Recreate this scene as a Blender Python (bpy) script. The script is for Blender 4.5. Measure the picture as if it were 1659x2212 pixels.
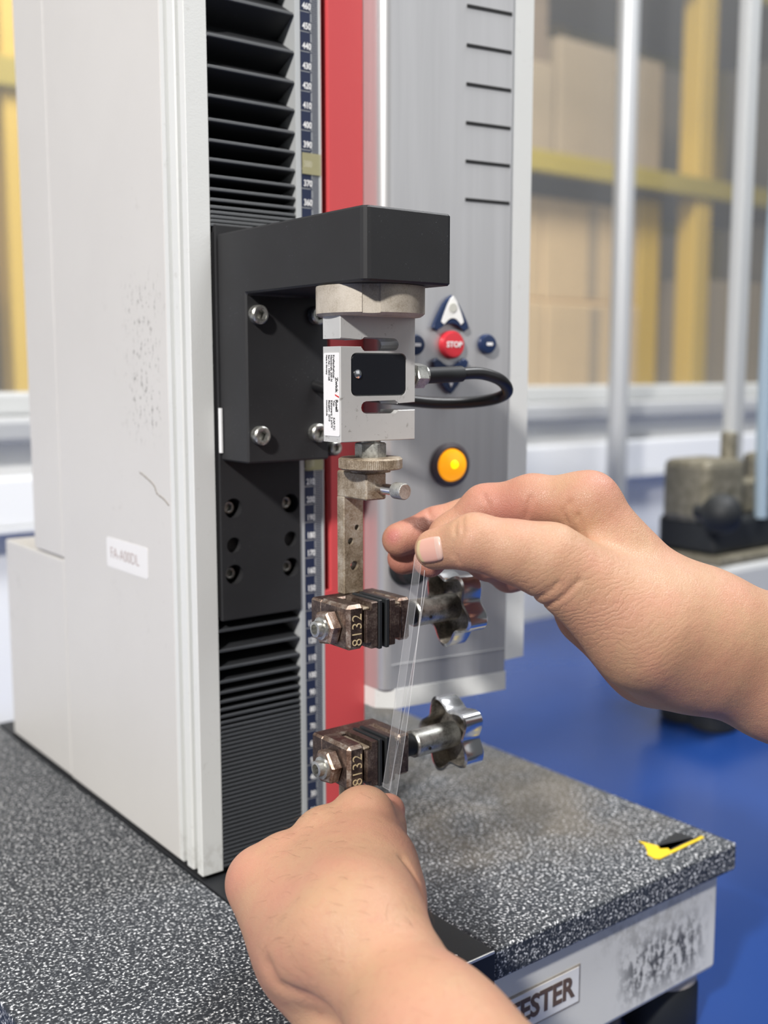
import bpy, bmesh, math, random
import numpy as np
from mathutils import Matrix, Vector
PI = math.pi
random.seed(7)
for _o in list(bpy.data.objects): bpy.data.objects.remove(_o)
sc = bpy.context.scene
col = sc.collection

# ------------------------------------------------------------------ camera, world, lights, exposure
cam_d = bpy.data.cameras.new('camera'); cam = bpy.data.objects.new('camera', cam_d); col.objects.link(cam)
YAW, PITCH, ROLL = math.radians(37.655), math.radians(7.398), 0.0
cam.location = (-0.3267, -0.4959, 0.2731)
cam.rotation_euler = (PI/2 - PITCH, 0.0, -YAW)
cam_d.sensor_fit = 'AUTO'; cam_d.sensor_width = 36.0; cam_d.lens = 36.0*2335.3/2212.0
cam_d.clip_start = 0.02; cam_d.clip_end = 60
cam_d.dof.use_dof = True; cam_d.dof.focus_distance = 0.475
cam_d.dof.aperture_fstop = 38.0/5.7; cam_d.dof.aperture_blades = 0
sc.camera = cam

w = bpy.data.worlds.new('hall_light'); sc.world = w; w.use_nodes = True
w.node_tree.nodes['Background'].inputs[0].default_value = (0.90, 0.95, 1.0, 1)
w.node_tree.nodes['Background'].inputs[1].default_value = 0.13

def area(name, loc, target, sx, sy, power, colr=(1, 1, 1)):
    l = bpy.data.lights.new(name, 'AREA'); l.shape = 'RECTANGLE'; l.size = sx; l.size_y = sy
    l.energy = power; l.color = colr
    o = bpy.data.objects.new(name, l); col.objects.link(o); o.location = loc
    o.rotation_euler = (Vector(target)-Vector(loc)).to_track_quat('-Z', 'Y').to_euler()
    return o
area('lamp_left', (-1.93, -1.10, 1.69), (-0.03, -0.1, 0.24), 0.16, 0.16, 106, (1.0, 0.965, 0.92))
area('hall_window_light', (1.5, -3.0, 1.30), (0.0, 0.0, 0.25), 3.0, 1.9, 14, (0.97, 0.985, 1.0))  # added soft fill for the panel gradient and the hands; no window built there
area('lamp_ceiling_front', (0.30, -0.7, 2.2), (0.0, 0.0, 0.1), 1.3, 0.6, 8, (1.0, 0.98, 0.95))
area('lamp_ceiling_back', (1.0, -0.35, 2.0), (0.7, 0.70, -0.05), 1.6, 0.3, 55, (0.97, 0.98, 1.0))
area('lamp_warehouse', (1.5, 1.3, 2.6), (1.8, 2.9, 0.3), 2.5, 0.8, 125, (1.0, 0.95, 0.86))  # added unseen light that brightens the rack and cartons

vs = sc.view_settings
vs.view_transform = 'Standard'; vs.look = 'None'; vs.exposure = -0.17; vs.gamma = 1.0; vs.use_curve_mapping = False

# ------------------------------------------------------------------ materials
def mat(name, base, rough=0.5, metal=0.0, **kw):
    m = bpy.data.materials.new(name); m.use_nodes = True
    b = m.node_tree.nodes['Principled BSDF']
    b.inputs['Base Color'].default_value = (*base, 1); b.inputs['Roughness'].default_value = rough
    b.inputs['Metallic'].default_value = metal
    for k, v in kw.items(): b.inputs[k.replace('_', ' ')].default_value = v
    return m
def nodes(m): return m.node_tree.nodes, m.node_tree.links, m.node_tree.nodes['Principled BSDF']
def coords(N): return N.new('ShaderNodeTexCoord').outputs['Object']
def noise(N, L, vec, scale, detail=4, rough=0.55, stretch=None):
    if stretch:
        mp = N.new('ShaderNodeMapping'); mp.inputs['Scale'].default_value = stretch
        L.new(vec, mp.inputs['Vector']); vec = mp.outputs[0]
    n = N.new('ShaderNodeTexNoise'); n.inputs['Scale'].default_value = scale
    n.inputs['Detail'].default_value = detail; n.inputs['Roughness'].default_value = rough
    L.new(vec, n.inputs['Vector']); return n.outputs['Fac']
def ramp(N, L, fac, stops, interp='LINEAR'):
    r = N.new('ShaderNodeValToRGB'); r.color_ramp.interpolation = interp
    e = r.color_ramp.elements
    while len(e) < len(stops): e.new(0.5)
    for i, (p, c) in enumerate(stops):
        e[i].position = p; e[i].color = (*c, 1) if len(c) == 3 else c
    L.new(fac, r.inputs[0]); return r.outputs[0]
def mix(N, L, fac, a, b, mode='MIX'):
    x = N.new('ShaderNodeMix'); x.data_type = 'RGBA'; x.blend_type = mode
    for s, v in ((0, fac), (6, a), (7, b)):
        if isinstance(v, (int, float)): x.inputs[s].default_value = v
        elif isinstance(v, tuple): x.inputs[s].default_value = (*v, 1)
        else: L.new(v, x.inputs[s])
    return x.outputs[2]
def math_(N, L, op, a, b=None, c=None):
    x = N.new('ShaderNodeMath'); x.operation = op
    for i, v in enumerate((a, b, c)):
        if v is None: continue
        if isinstance(v, (int, float)): x.inputs[i].default_value = v
        else: L.new(v, x.inputs[i])
    return x.outputs[0]
def bump(N, L, b, h, strength=0.3, dist=0.001):
    x = N.new('ShaderNodeBump'); x.inputs['Strength'].default_value = strength; x.inputs['Distance'].default_value = dist
    L.new(h, x.inputs['Height']); L.new(x.outputs[0], b.inputs['Normal']); return x
def maskbox(N, L, co, lo, hi, soft):
    """soft box mask in object space: a stain with a place of its own on the part"""
    s = N.new('ShaderNodeSeparateXYZ'); L.new(co, s.inputs[0]); out = None
    for i in range(3):
        if lo[i] is None: continue
        for v, sg in ((lo[i], 1), (hi[i], -1)):
            d = math_(N, L, 'MULTIPLY_ADD', s.outputs[i], sg/soft, -sg*v/soft)
            c = N.new('ShaderNodeClamp'); L.new(d, c.inputs[0])
            out = c.outputs[0] if out is None else math_(N, L, 'MULTIPLY', out, c.outputs[0])
    return out

def m_granite():
    m = mat('speckled_granite', (0.1, 0.1, 0.1), 0.55); N, L, b = nodes(m); co = coords(N)
    v = N.new('ShaderNodeTexVoronoi'); v.inputs['Scale'].default_value = 760; v.inputs['Randomness'].default_value = 1
    L.new(co, v.inputs['Vector'])
    n = noise(N, L, co, 620, 2, 0.5)
    f = math_(N, L, 'SUBTRACT', n, math_(N, L, 'MULTIPLY', v.outputs['Distance'], 0.33))
    c = ramp(N, L, f, [(0.27, (0.020, 0.024, 0.031)), (0.38, (0.080, 0.088, 0.098)), (0.45, (0.27, 0.28, 0.29)), (0.54, (0.82, 0.83, 0.84))])
    big = noise(N, L, co, 9, 5, 0.6)
    dust = math_(N, L, 'MULTIPLY', maskbox(N, L, co, (0.02, -0.12, None), (0.25, 0.3, None), 0.05), ramp(N, L, big, [(0.42, (0, 0, 0)), (0.62, (1, 1, 1))]))
    c = mix(N, L, math_(N, L, 'MULTIPLY', dust, 0.55), c, (0.16, 0.135, 0.10))
    L.new(c, b.inputs['Base Color'])
    bump(N, L, b, n, 0.25, 0.0004); return m
def m_painted(name, base, scuffs=(), rough=0.5, grain=900, gstr=0.12):
    """powder-coated metal with dark scuff marks; scuffs = (lo, hi, scale, lo_thr, hi_thr, strength, stretch, colour)"""
    m = mat(name, base, rough); N, L, b = nodes(m); co = coords(N)
    t = noise(N, L, co, 14, 5, 0.6)
    c = mix(N, L, ramp(N, L, t, [(0.35, (0, 0, 0)), (0.7, (0.10, 0.10, 0.10))]), tuple(base), tuple(x*0.72 for x in base))
    for lo, hi, scl, t0, t1, st, stretch, cc in scuffs:
        n = noise(N, L, co, scl, 6, 0.7, stretch)
        k = math_(N, L, 'MULTIPLY', math_(N, L, 'MULTIPLY', ramp(N, L, n, [(t0, (0, 0, 0)), (t1, (1, 1, 1))]), maskbox(N, L, co, lo, hi, 0.018)), st)
        c = mix(N, L, k, c, cc)
    L.new(c, b.inputs['Base Color'])
    bump(N, L, b, noise(N, L, co, grain, 2), gstr, 0.0004); return m
def m_worn(name, c1, c2, c3, metal=0.75, rough=0.48, scale=120, fine=900, bstr=0.35):
    m = mat(name, c1, rough, metal); N, L, b = nodes(m); co = coords(N)
    n = noise(N, L, co, scale, 6, 0.65); n2 = noise(N, L, co, fine, 4, 0.7)
    f = math_(N, L, 'ADD', math_(N, L, 'MULTIPLY', n, 0.6), math_(N, L, 'MULTIPLY', n2, 0.4))
    L.new(ramp(N, L, f, [(0.38, c1), (0.5, c2), (0.63, c3)]), b.inputs['Base Color'])
    L.new(ramp(N, L, n, [(0.3, (rough-0.12,)*3), (0.7, (rough+0.15,)*3)]), b.inputs['Roughness'])
    bump(N, L, b, n2, bstr, 0.0003); return m
def m_brushed(name, base, rough=0.35, metal=0.9, stretch=(1, 1, 60), scale=60, spots=None):
    m = mat(name, base, rough, metal); N, L, b = nodes(m); co = coords(N)
    n = noise(N, L, co, scale, 5, 0.6, stretch)
    c = mix(N, L, ramp(N, L, n, [(0.3, (0, 0, 0)), (0.7, (1, 1, 1))]), tuple(x*0.94 for x in base), tuple(min(1, x*1.05) for x in base))
    if spots:
        s = noise(N, L, co, spots[0], 5, 0.7)
        c = mix(N, L, ramp(N, L, s, [(spots[1], (0, 0, 0)), (spots[2], (0.75,)*3)]), c, spots[3])
    L.new(c, b.inputs['Base Color']); return m
def m_black(name, base, rough, dust=0.0, metal=0.0, spec=0.5):
    m = mat(name, base, rough, metal); N, L, b = nodes(m); co = coords(N); b.inputs['Specular IOR Level'].default_value = spec
    n = noise(N, L, co, 1500, 2, 0.5); n2 = noise(N, L, co, 25, 5, 0.6)
    k = math_(N, L, 'MULTIPLY', ramp(N, L, n, [(0.70, (0, 0, 0)), (0.76, (1, 1, 1))]), ramp(N, L, n2, [(0.45, (0, 0, 0)), (0.65, (1, 1, 1))]))
    c = mix(N, L, math_(N, L, 'MULTIPLY', k, dust), tuple(base), (0.35, 0.36, 0.38))
    c = mix(N, L, math_(N, L, 'MULTIPLY', n2, dust*0.25), c, (0.10, 0.11, 0.13))
    L.new(c, b.inputs['Base Color']); bump(N, L, b, noise(N, L, co, 2500, 2), 0.08, 0.0002); return m

K = (0.06, 0.055, 0.05)
M = {
 'granite': m_granite(),
 'side_white': m_painted('cream_powder_coat', (0.62, 0.605, 0.585), (
     ((None, 0.03, 0.23), (None, 0.085, 0.33), 330, 0.56, 0.64, 0.75, (1, 1, 0.5), K),
     ((None, 0.0, 0.10), (None, 0.12, 0.40), 60, 0.60, 0.75, 0.20, None, (0.25, 0.22, 0.2)),
     ((None, 0.255, 0.08), (None, 0.30, 0.15), 90, 0.56, 0.72, 0.5, None, K)), 0.42),
 'housing_white': m_painted('scuffed_white_housing', (0.72, 0.72, 0.69), (
     ((0.105, None, -0.078), (0.19, None, -0.03), 210, 0.44, 0.54, 0.92, (1.0, 1, 0.6), (0.04, 0.04, 0.036)),
     ((0.085, None, -0.045), (0.20, None, -0.012), 110, 0.45, 0.62, 0.55, None, (0.26, 0.25, 0.21)),
     ((-0.2, None, -0.08), (0.2, None, -0.012), 300, 0.66, 0.74, 0.6, None, (0.1, 0.08, 0.06)),), 0.45),
 'strip_white': m_painted('white_profile_paint', (0.70, 0.71, 0.695), (
     ((None, None, 0.0), (None, None, 0.5), 160, 0.62, 0.74, 0.35, None, (0.35, 0.32, 0.28)),
     ((None, None, 0.0), (None, None, 0.022), 200, 0.45, 0.60, 0.6, None, (0.22, 0.19, 0.15)),), 0.42, 1400, 0.2),
 'wall_white': mat('white_wall_paint', (0.80, 0.81, 0.82), 0.6),
 'grey_plastic': mat('grey_plastic', (0.42, 0.43, 0.44), 0.45),
 'black': m_black('black_anodised', (0.020, 0.0195, 0.020), 0.48, 0.5, spec=0.30),
 'black_plain': m_black('black_steel', (0.012, 0.013, 0.015), 0.5, 0.35),
 'bellows': m_black('black_bellows_rubber', (0.012, 0.013, 0.015), 0.62, 0.25),
 'bellows_edge': m_black('dusty_bellows_edge', (0.10, 0.105, 0.11), 0.7, 0.6),
 'bellows_dark': m_black('dark_bellows_edge', (0.034, 0.037, 0.042), 0.6, 0.5),
 'rubber': mat('black_rubber', (0.010, 0.012, 0.014), 0.6),
 'cable': mat('black_cable_sheath', (0.012, 0.012, 0.013), 0.38),
 'dark': mat('dark_recess', (0.008, 0.008, 0.009), 0.7),
 'red': mat('red_enamel', (0.62, 0.075, 0.082), 0.42),
 'red_button': mat('red_button_plastic', (0.62, 0.035, 0.05), 0.35),
 'blue_button': mat('navy_button_plastic', (0.012, 0.028, 0.085), 0.32),
 'alu': m_brushed('machined_aluminium', (0.54, 0.54, 0.53), 0.45, 0.18, (1, 1, 1), 40, (240, 0.60, 0.72, (0.16, 0.15, 0.13))),
 'alu_light': m_brushed('pale_aluminium_profile', (0.72, 0.72, 0.70), 0.45, 0.5, (1, 1, 0.05), 300),
 'panel': m_brushed('brushed_silver_panel', (0.60, 0.60, 0.61), 0.36, 0.62, (1, 1, 0.03), 160),
 'chrome': m_brushed('polished_chrome', (0.80, 0.80, 0.81), 0.20, 1.0, (1, 1, 1), 30, (150, 0.66, 0.78, (0.30, 0.20, 0.13))),
 'zinc': m_worn('zinc_plated_steel', (0.22, 0.22, 0.20), (0.46, 0.46, 0.43), (0.62, 0.62, 0.58), 0.85, 0.36, 160, 1200, 0.2),
 'nut_beige': m_worn('dull_nickel_ring', (0.33, 0.28, 0.22), (0.47, 0.42, 0.35), (0.55, 0.50, 0.43), 0.20, 0.55, 90, 1500, 0.15),
 'cast': m_worn('worn_cast_steel', (0.13, 0.095, 0.06), (0.30, 0.24, 0.17), (0.48, 0.43, 0.36), 0.30, 0.5, 110, 1500, 0.5),
 'brown': m_worn('browned_steel', (0.045, 0.030, 0.026), (0.095, 0.066, 0.055), (0.24, 0.19, 0.155), 0.7, 0.44, 150, 1100, 0.45),
 'brown_edge': m_worn('bare_worn_edge', (0.16, 0.10, 0.075), (0.32, 0.23, 0.18), (0.55, 0.50, 0.44), 0.8, 0.4, 200, 1100, 0.3),
 'knob_in': m_worn('dull_knob_inside', (0.10, 0.09, 0.075), (0.26, 0.24, 0.21), (0.42, 0.38, 0.32), 0.7, 0.45, 130, 900, 0.3),
 'engrave': mat('engraved_brass_colour', (0.62, 0.50, 0.30), 0.5, 0.2),
 'navy_print': mat('navy_scale_print', (0.014, 0.022, 0.060), 0.5),
 'ruler': mat('ruler_silver', (0.55, 0.57, 0.58), 0.4, 0.3),
 'white_print': mat('white_print', (0.85, 0.85, 0.85), 0.5),
 'paper': m_painted('worn_white_sticker', (0.80, 0.79, 0.79), (((None, None, None), (None, None, None), 260, 0.58, 0.75, 0.25, None, (0.4, 0.38, 0.36)),) if False else (), 0.5),
 'ink': mat('black_ink', (0.03, 0.028, 0.028), 0.6),
 'ink_brown': mat('faded_brown_ink', (0.13, 0.085, 0.065), 0.6),
 'ink_red': mat('red_ink', (0.60, 0.03, 0.03), 0.6),
 'yellow_sticker': mat('yellow_sticker', (0.80, 0.56, 0.02), 0.45),
 'blue_table': None,
 'cardboard': None,
 'yellow_rack': mat('yellow_rack_paint', (0.62, 0.42, 0.06), 0.5),
 'olive_rack': mat('olive_rack_paint', (0.38, 0.30, 0.04), 0.5),
 'rail_grey': mat('grey_pole', (0.55, 0.56, 0.57), 0.42, 0.35),
 'mach_grey': mat('light_grey_machine', (0.50, 0.51, 0.51), 0.5),
 'khaki': m_worn('khaki_vise_steel', (0.13, 0.12, 0.08), (0.22, 0.20, 0.15), (0.30, 0.28, 0.22), 0.4, 0.5),
 'orange_lamp': mat('orange_lamp_lens', (0.95, 0.42, 0.01), 0.25),
}
def m_table():
    m = mat('blue_table_top', (0.006, 0.045, 0.27), 0.24); N, L, b = nodes(m); co = coords(N)
    n = noise(N, L, co, 3, 3)
    L.new(ramp(N, L, n, [(0.3, (0.010, 0.040, 0.175)), (0.7, (0.014, 0.055, 0.24))]), b.inputs['Base Color'])
    return m
M['blue_table'] = m_table()
def m_card(name, c):
    m = mat(name, c, 0.8); N, L, b = nodes(m); co = coords(N)
    n = noise(N, L, co, 5, 4); L.new(mix(N, L, n, tuple(x*0.85 for x in c), tuple(min(1, x*1.1) for x in c)), b.inputs['Base Color']); return m
M['cardboard'] = m_card('tan_cardboard', (0.62, 0.46, 0.27))
M['cardboard_dark'] = m_card('brown_cardboard', (0.22, 0.165, 0.115))
M['cardboard_mid'] = m_card('buff_cardboard', (0.36, 0.29, 0.20))
def emit(m, c, s):
    b = m.node_tree.nodes['Principled BSDF']; b.inputs['Emission Color'].default_value = (*c, 1); b.inputs['Emission Strength'].default_value = s
emit(M['orange_lamp'], (1.0, 0.36, 0.01), 0.9)
M['lamp_core'] = mat('yellow_lamp_bulb', (1.0, 0.8, 0.02), 0.3); emit(M['lamp_core'], (1.0, 0.80, 0.0), 1.6)
def m_clear(name, base, trans, rough=0.05):
    m = bpy.data.materials.new(name); m.use_nodes = True; N = m.node_tree.nodes; L = m.node_tree.links
    b = N['Principled BSDF']; b.inputs['Base Color'].default_value = (*base, 1); b.inputs['Roughness'].default_value = rough
    t = N.new('ShaderNodeBsdfTransparent'); x = N.new('ShaderNodeMixShader'); x.inputs[0].default_value = trans
    L.new(b.outputs[0], x.inputs[1]); L.new(t.outputs[0], x.inputs[2]); L.new(x.outputs[0], N['Material Output'].inputs[0]); return m
M['film'] = m_clear('clear_plastic_film', (0.75, 0.76, 0.78), 0.93, 0.12)
M['film_edge'] = m_clear('clear_film_edge', (0.85, 0.86, 0.88), 0.45, 0.15)
M['tape'] = m_clear('old_clear_tape', (0.50, 0.47, 0.27), 0.45, 0.3)
M['glass'] = m_clear('window_glass', (0.55, 0.57, 0.58), 0.90, 0.03)

# ------------------------------------------------------------------ builders
def link_mesh(name, bm, m, parent=None, smooth=False):
    me = bpy.data.meshes.new(name); bmesh.ops.recalc_face_normals(bm, faces=bm.faces); bm.to_mesh(me); bm.free()
    if smooth: shade(me)
    for mm in (m if isinstance(m, (list, tuple)) else [m]): me.materials.append(mm)
    return link(name, me, parent)
def shade(me, ang=38):
    me.polygons.foreach_set('use_smooth', [True]*len(me.polygons))
    bm = bmesh.new(); bm.from_mesh(me); a = math.radians(ang)
    for e in bm.edges:
        if len(e.link_faces) == 2 and e.calc_face_angle(0) > a: e.smooth = False
    bm.to_mesh(me); bm.free()
def link(name, me, parent=None):
    o = bpy.data.objects.new(name, me); col.objects.link(o)
    if parent is not None: setp(o, parent)
    return o
def setp(o, p):
    q = p; loc = Vector((0, 0, 0))
    while q is not None: loc += q.location; q = q.parent
    o.parent = p
    o.location = o.location - loc
def thing(name, label, cat, loc, group=None):
    o = bpy.data.objects.new(name, None); o.empty_display_size = 0.02; col.objects.link(o); o.location = loc
    return tag(o, label, cat, group)
def tag(o, label, cat=None, group=None, kind=None):
    if label: o['label'] = label
    if cat: o['category'] = cat
    if group: o['group'] = group
    if kind: o['kind'] = kind
    return o
def add_box(bm, lo, hi, bev=0.0, seg=2, mi=0):
    b = bmesh.new(); bmesh.ops.create_cube(b, size=1.0)
    for v in b.verts: v.co = Vector(((lo[i]+hi[i])/2 + v.co[i]*(hi[i]-lo[i]) for i in range(3)))
    if bev > 0: bmesh.ops.bevel(b, geom=list(b.edges), offset=bev, segments=seg, affect='EDGES', profile=0.5)
    return merge(bm, b, mi)
def merge(bm, b, mi=0, mtx=None):
    if mtx is not None: bmesh.ops.transform(b, matrix=mtx, verts=b.verts)
    me = bpy.data.meshes.new('tmp'); b.to_mesh(me); b.free()
    n0 = len(bm.faces); bm.from_mesh(me); bpy.data.meshes.remove(me); bm.faces.ensure_lookup_table()
    for f in bm.faces[n0:]: f.material_index = mi
    return bm
def AX(p, d, up=None):
    """frame: local z along d at p"""
    z = Vector(d).normalized(); u = Vector(up) if up else (Vector((0, 0, 1)) if abs(z.z) < 0.9 else Vector((1, 0, 0)))
    x = u.cross(z).normalized(); y = z.cross(x)
    m = Matrix((x, y, z)).transposed().to_4x4(); m.translation = Vector(p); return m
def add_lathe(bm, p, d, prof, seg=32, mi=0, up=None, rfun=None):
    """prof: list of (r, h) along axis d from p; closes ends when r = 0"""
    b = bmesh.new(); rings = []
    for r, h in prof:
        if r <= 1e-7: rings.append([b.verts.new((0, 0, h))])
        else:
            rings.append([b.verts.new((r*(rfun(2*PI*k/seg) if rfun else 1)*math.cos(2*PI*k/seg), r*(rfun(2*PI*k/seg) if rfun else 1)*math.sin(2*PI*k/seg), h)) for k in range(seg)])
    for a, c in zip(rings, rings[1:]):
        for k in range(seg):
            j = (k+1) % seg
            if len(a) == 1 and len(c) == 1: continue
            if len(a) == 1: b.faces.new((a[0], c[k], c[j]))
            elif len(c) == 1: b.faces.new((a[k], a[j], c[0]))
            else: b.faces.new((a[k], a[j], c[j], c[k]))
    return merge(bm, b, mi, AX(p, d, up))
def cyl(p, d, r, h, seg=32, bev=0.0):
    if bev: return [(0, 0), (r-bev, 0), (r, bev), (r, h-bev), (r-bev, h), (0, h)]
    return [(0, 0), (r, 0), (r, h), (0, h)]
def add_cyl(bm, p, d, r, h, seg=32, bev=0.0, mi=0, up=None): return add_lathe(bm, p, d, cyl(p, d, r, h, seg, bev), seg, mi, up)
def add_prism(bm, pts, h0, h1, mtx, mi=0, bev=0.0, tri=True):
    """2D polygon extruded in local z from h0 to h1, placed by mtx"""
    b = bmesh.new(); a = [b.verts.new((x, y, h0)) for x, y in pts]; c = [b.verts.new((x, y, h1)) for x, y in pts]
    n = len(pts); f1 = b.faces.new(a[::-1]); f2 = b.faces.new(c)
    for i in range(n): b.faces.new((a[i], a[(i+1) % n], c[(i+1) % n], c[i]))
    if bev: bmesh.ops.bevel(b, geom=[e for e in b.edges if e in set(f1.edges) | set(f2.edges)], offset=bev, segments=1, affect='EDGES')
    if tri: bmesh.ops.triangulate(b, faces=[f for f in b.faces if len(f.verts) > 4])
    return merge(bm, b, mi, mtx)
def add_tube(bm, pts, r, seg=12, mi=0, cap=True):
    b = bmesh.new(); P = [Vector(p) for p in pts]; rings = []; up = None
    for i, p in enumerate(P):
        t = (P[min(i+1, len(P)-1)] - P[max(i-1, 0)]).normalized()
        if up is None: up = Vector((0, 0, 1)) if abs(t.z) < 0.9 else Vector((1, 0, 0))
        x = up.cross(t).normalized(); y = t.cross(x); up = y
        rr = r[i] if isinstance(r, (list, tuple)) else r
        rings.append([b.verts.new(p + x*rr*math.cos(2*PI*k/seg) + y*rr*math.sin(2*PI*k/seg)) for k in range(seg)])
    for a, c in zip(rings, rings[1:]):
        for k in range(seg): b.faces.new((a[k], a[(k+1) % seg], c[(k+1) % seg], c[k]))
    if cap: b.faces.new(rings[0][::-1]); b.faces.new(rings[-1])
    return merge(bm, b, mi)
def spline(pts, n=10):
    P = [Vector(p) for p in pts]; out = []
    for i in range(len(P)-1):
        p0, p1, p2, p3 = P[max(i-1, 0)], P[i], P[i+1], P[min(i+2, len(P)-1)]
        for k in range(n):
            t = k/n; out.append(0.5*((2*p1) + (p2-p0)*t + (2*p0-5*p1+4*p2-p3)*t*t + (3*p1-p0-3*p2+p3)*t**3))
    return out + [P[-1]]
def rrect(x0, x1, y0, y1, r, n=5):
    out = []
    for cx, cy, a in ((x1-r, y1-r, 0), (x0+r, y1-r, 90), (x0+r, y0+r, 180), (x1-r, y0+r, 270)):
        for k in range(n+1):
            t = math.radians(a + 90*k/n); out.append((cx+r*math.cos(t), cy+r*math.sin(t)))
    return out
def hexpts(r, a0=0): return [(r*math.cos(a0+k*PI/3), r*math.sin(a0+k*PI/3)) for k in range(6)]
XZ = lambda y: Matrix(((1, 0, 0, 0), (0, 0, -1, y), (0, 1, 0, 0), (0, 0, 0, 1)))      # local x->X, y->Z, z->-Y (front faces)
def cut(o, bms):
    """carve holes with boolean cutters, then bake"""
    for b in bms:
        me = bpy.data.meshes.new('cutter'); bmesh.ops.recalc_face_normals(b, faces=b.faces); b.to_mesh(me); b.free()
        c = bpy.data.objects.new('cutter', me); col.objects.link(c)
        if o.parent is not None: c.parent = o.parent; c.location = o.location
        md = o.modifiers.new('b', 'BOOLEAN'); md.operation = 'DIFFERENCE'; md.object = c; md.solver = 'EXACT'
        dg = bpy.context.evaluated_depsgraph_get()
        nm = bpy.data.meshes.new_from_object(o.evaluated_get(dg)); o.modifiers.clear(); old = o.data; o.data = nm; nm.name = old.name
        bpy.data.objects.remove(c)
    return o
_txt = {}
def text_mesh(body, size, extrude=0.0, bold=0.0, align='CENTER'):
    cu = bpy.data.curves.new('t', 'FONT'); cu.body = body; cu.size = size; cu.extrude = extrude; cu.offset = bold
    cu.align_x = align; cu.align_y = 'CENTER'; cu.resolution_u = 3
    o = bpy.data.objects.new('t', cu); col.objects.link(o)
    dg = bpy.context.evaluated_depsgraph_get(); me = bpy.data.meshes.new_from_object(o.evaluated_get(dg))
    bpy.data.objects.remove(o); return me
def add_text(bm, body, size, mtx, extrude=0.00005, bold=0.0, align='CENTER', mi=0, xs=1.0):
    me = text_mesh(body, size, extrude, bold, align); b = bmesh.new(); b.from_mesh(me); bpy.data.meshes.remove(me)
    if xs != 1.0: bmesh.ops.scale(b, vec=(xs, 1, 1), verts=b.verts)
    return merge(bm, b, mi, mtx)
def fr(p, x, y):
    """frame with local x, y directions"""
    x = Vector(x).normalized(); y = Vector(y).normalized(); z = x.cross(y)
    m = Matrix((x, y, z)).transposed().to_4x4(); m.translation = Vector(p); return m
def copy_tree(o, parent=None, loc=None):
    c = o.copy(); col.objects.link(c)
    if parent is not None: c.parent = parent
    if loc is not None: c.location = loc
    for ch in [x for x in bpy.data.objects if x.parent == o and x is not c]: copy_tree(ch, c)
    return c

# ------------------------------------------------------------------ the setting: wall with window, floor, table
TZ = -0.116
bm = bmesh.new(); add_box(bm, (-5, -5, -0.97), (7, 5, -0.95))
tag(link_mesh('floor', bm, mat('dark_floor', (0.10, 0.12, 0.15), 0.4)), None, kind='structure')
WY = 0.70
bm = bmesh.new()
add_box(bm, (-2.5, WY, -0.95), (4.0, WY+0.12, 0.200)); add_box(bm, (-2.5, WY, 1.55), (4.0, WY+0.12, 2.6)); add_box(bm, (-2.5, WY, 0.2), (-1.6, WY+0.12, 1.55)); add_box(bm, (3.2, WY, 0.2), (4.0, WY+0.12, 1.55))
tag(link_mesh('wall_back', bm, M['wall_white']), None, kind='structure')
bm = bmesh.new(); add_box(bm, (-5.0, 4.30, -0.95), (7.0, 4.42, 3.2)); tag(link_mesh('wall_warehouse', bm, mat('buff_warehouse_wall', (0.46, 0.37, 0.26), 0.8)), None, kind='structure')
bm = bmesh.new(); add_box(bm, (-1.6, WY+0.02, 0.224), (3.2, WY+0.07, 0.25), 0.004); add_box(bm, (-1.6, WY+0.02, 1.51), (3.2, WY+0.07, 1.55), 0.004)
for x in (-1.6, -0.75, 3.15): add_box(bm, (x, WY+0.02, 0.25), (x+0.05, WY+0.07, 1.51), 0.004)
win = tag(link_mesh('window_1', bm, M['mach_grey']), None, kind='structure')
bm = bmesh.new(); add_box(bm, (-1.6, WY-0.035, 0.196), (3.2, WY+0.12, 0.224), 0.006); link_mesh('window_sill', bm, M['grey_plastic'], win)
bm = bmesh.new(); add_box(bm, (-1.6, WY+0.040, 0.24), (3.2, WY+0.046, 1.52)); link_mesh('pane', bm, M['glass'], win)
bm = bmesh.new(); add_box(bm, (-2.5, WY-0.03, 0.105), (4.0, WY-0.0005, 0.160), 0.004); add_box(bm, (-2.5, WY-0.033, 0.100), (4.0, WY-0.0005, 0.1045))
tag(link_mesh('trim_1', bm, M['wall_white']), None, kind='structure')

tb = thing('work_table', 'blue topped work table carrying the testing machines', 'table', (0.2, 0.1, -0.95))
bm = bmesh.new(); add_box(bm, (-1.3, -0.42, TZ-0.03), (1.9, WY-0.012, TZ), 0.004); link_mesh('table_top', bm, M['blue_table'], tb)
for x in (-1.25, 1.80):
    for y in (-0.38, 0.60):
        bm = bmesh.new(); add_box(bm, (x, y, -0.95), (x+0.05, y+0.05, TZ-0.03), 0.003); link_mesh('leg', bm, M['mach_grey'], tb)

# ------------------------------------------------------------------ the testing machine
tm = thing('testing_machine', 'tall white and black column tensile tester with granite base and red stripe', 'machine', (-0.03, 0.05, TZ))
RX0, RX1 = -0.0665, 0.0097
FY = -0.1455
bm = bmesh.new()
add_box(bm, (-0.190, FY, -0.0165), (RX0-0.0006, 0.335, 0.0), 0.0012); add_box(bm, (RX1+0.0004, FY, -0.0165), (0.2045, 0.335, 0.0), 0.0016)
tag(link_mesh('granite_top', bm, M['granite'], tm), 'black and white speckled granite slab')
bm = bmesh.new(); add_box(bm, (RX0, FY-0.001, -0.0172), (RX1, 0.335, 0.0005), 0.0006)
rail = tag(link_mesh('steel_rail', bm, M['black_plain'], tm), 'flat black steel bar let into the granite')
bm = bmesh.new(); add_box(bm, (RX0+0.001, FY-0.00125, -0.0008), (RX1-0.0005, FY-0.0002, 0.0007), 0.0003); link_mesh('worn_edge', bm, M['alu_light'], rail)
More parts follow.
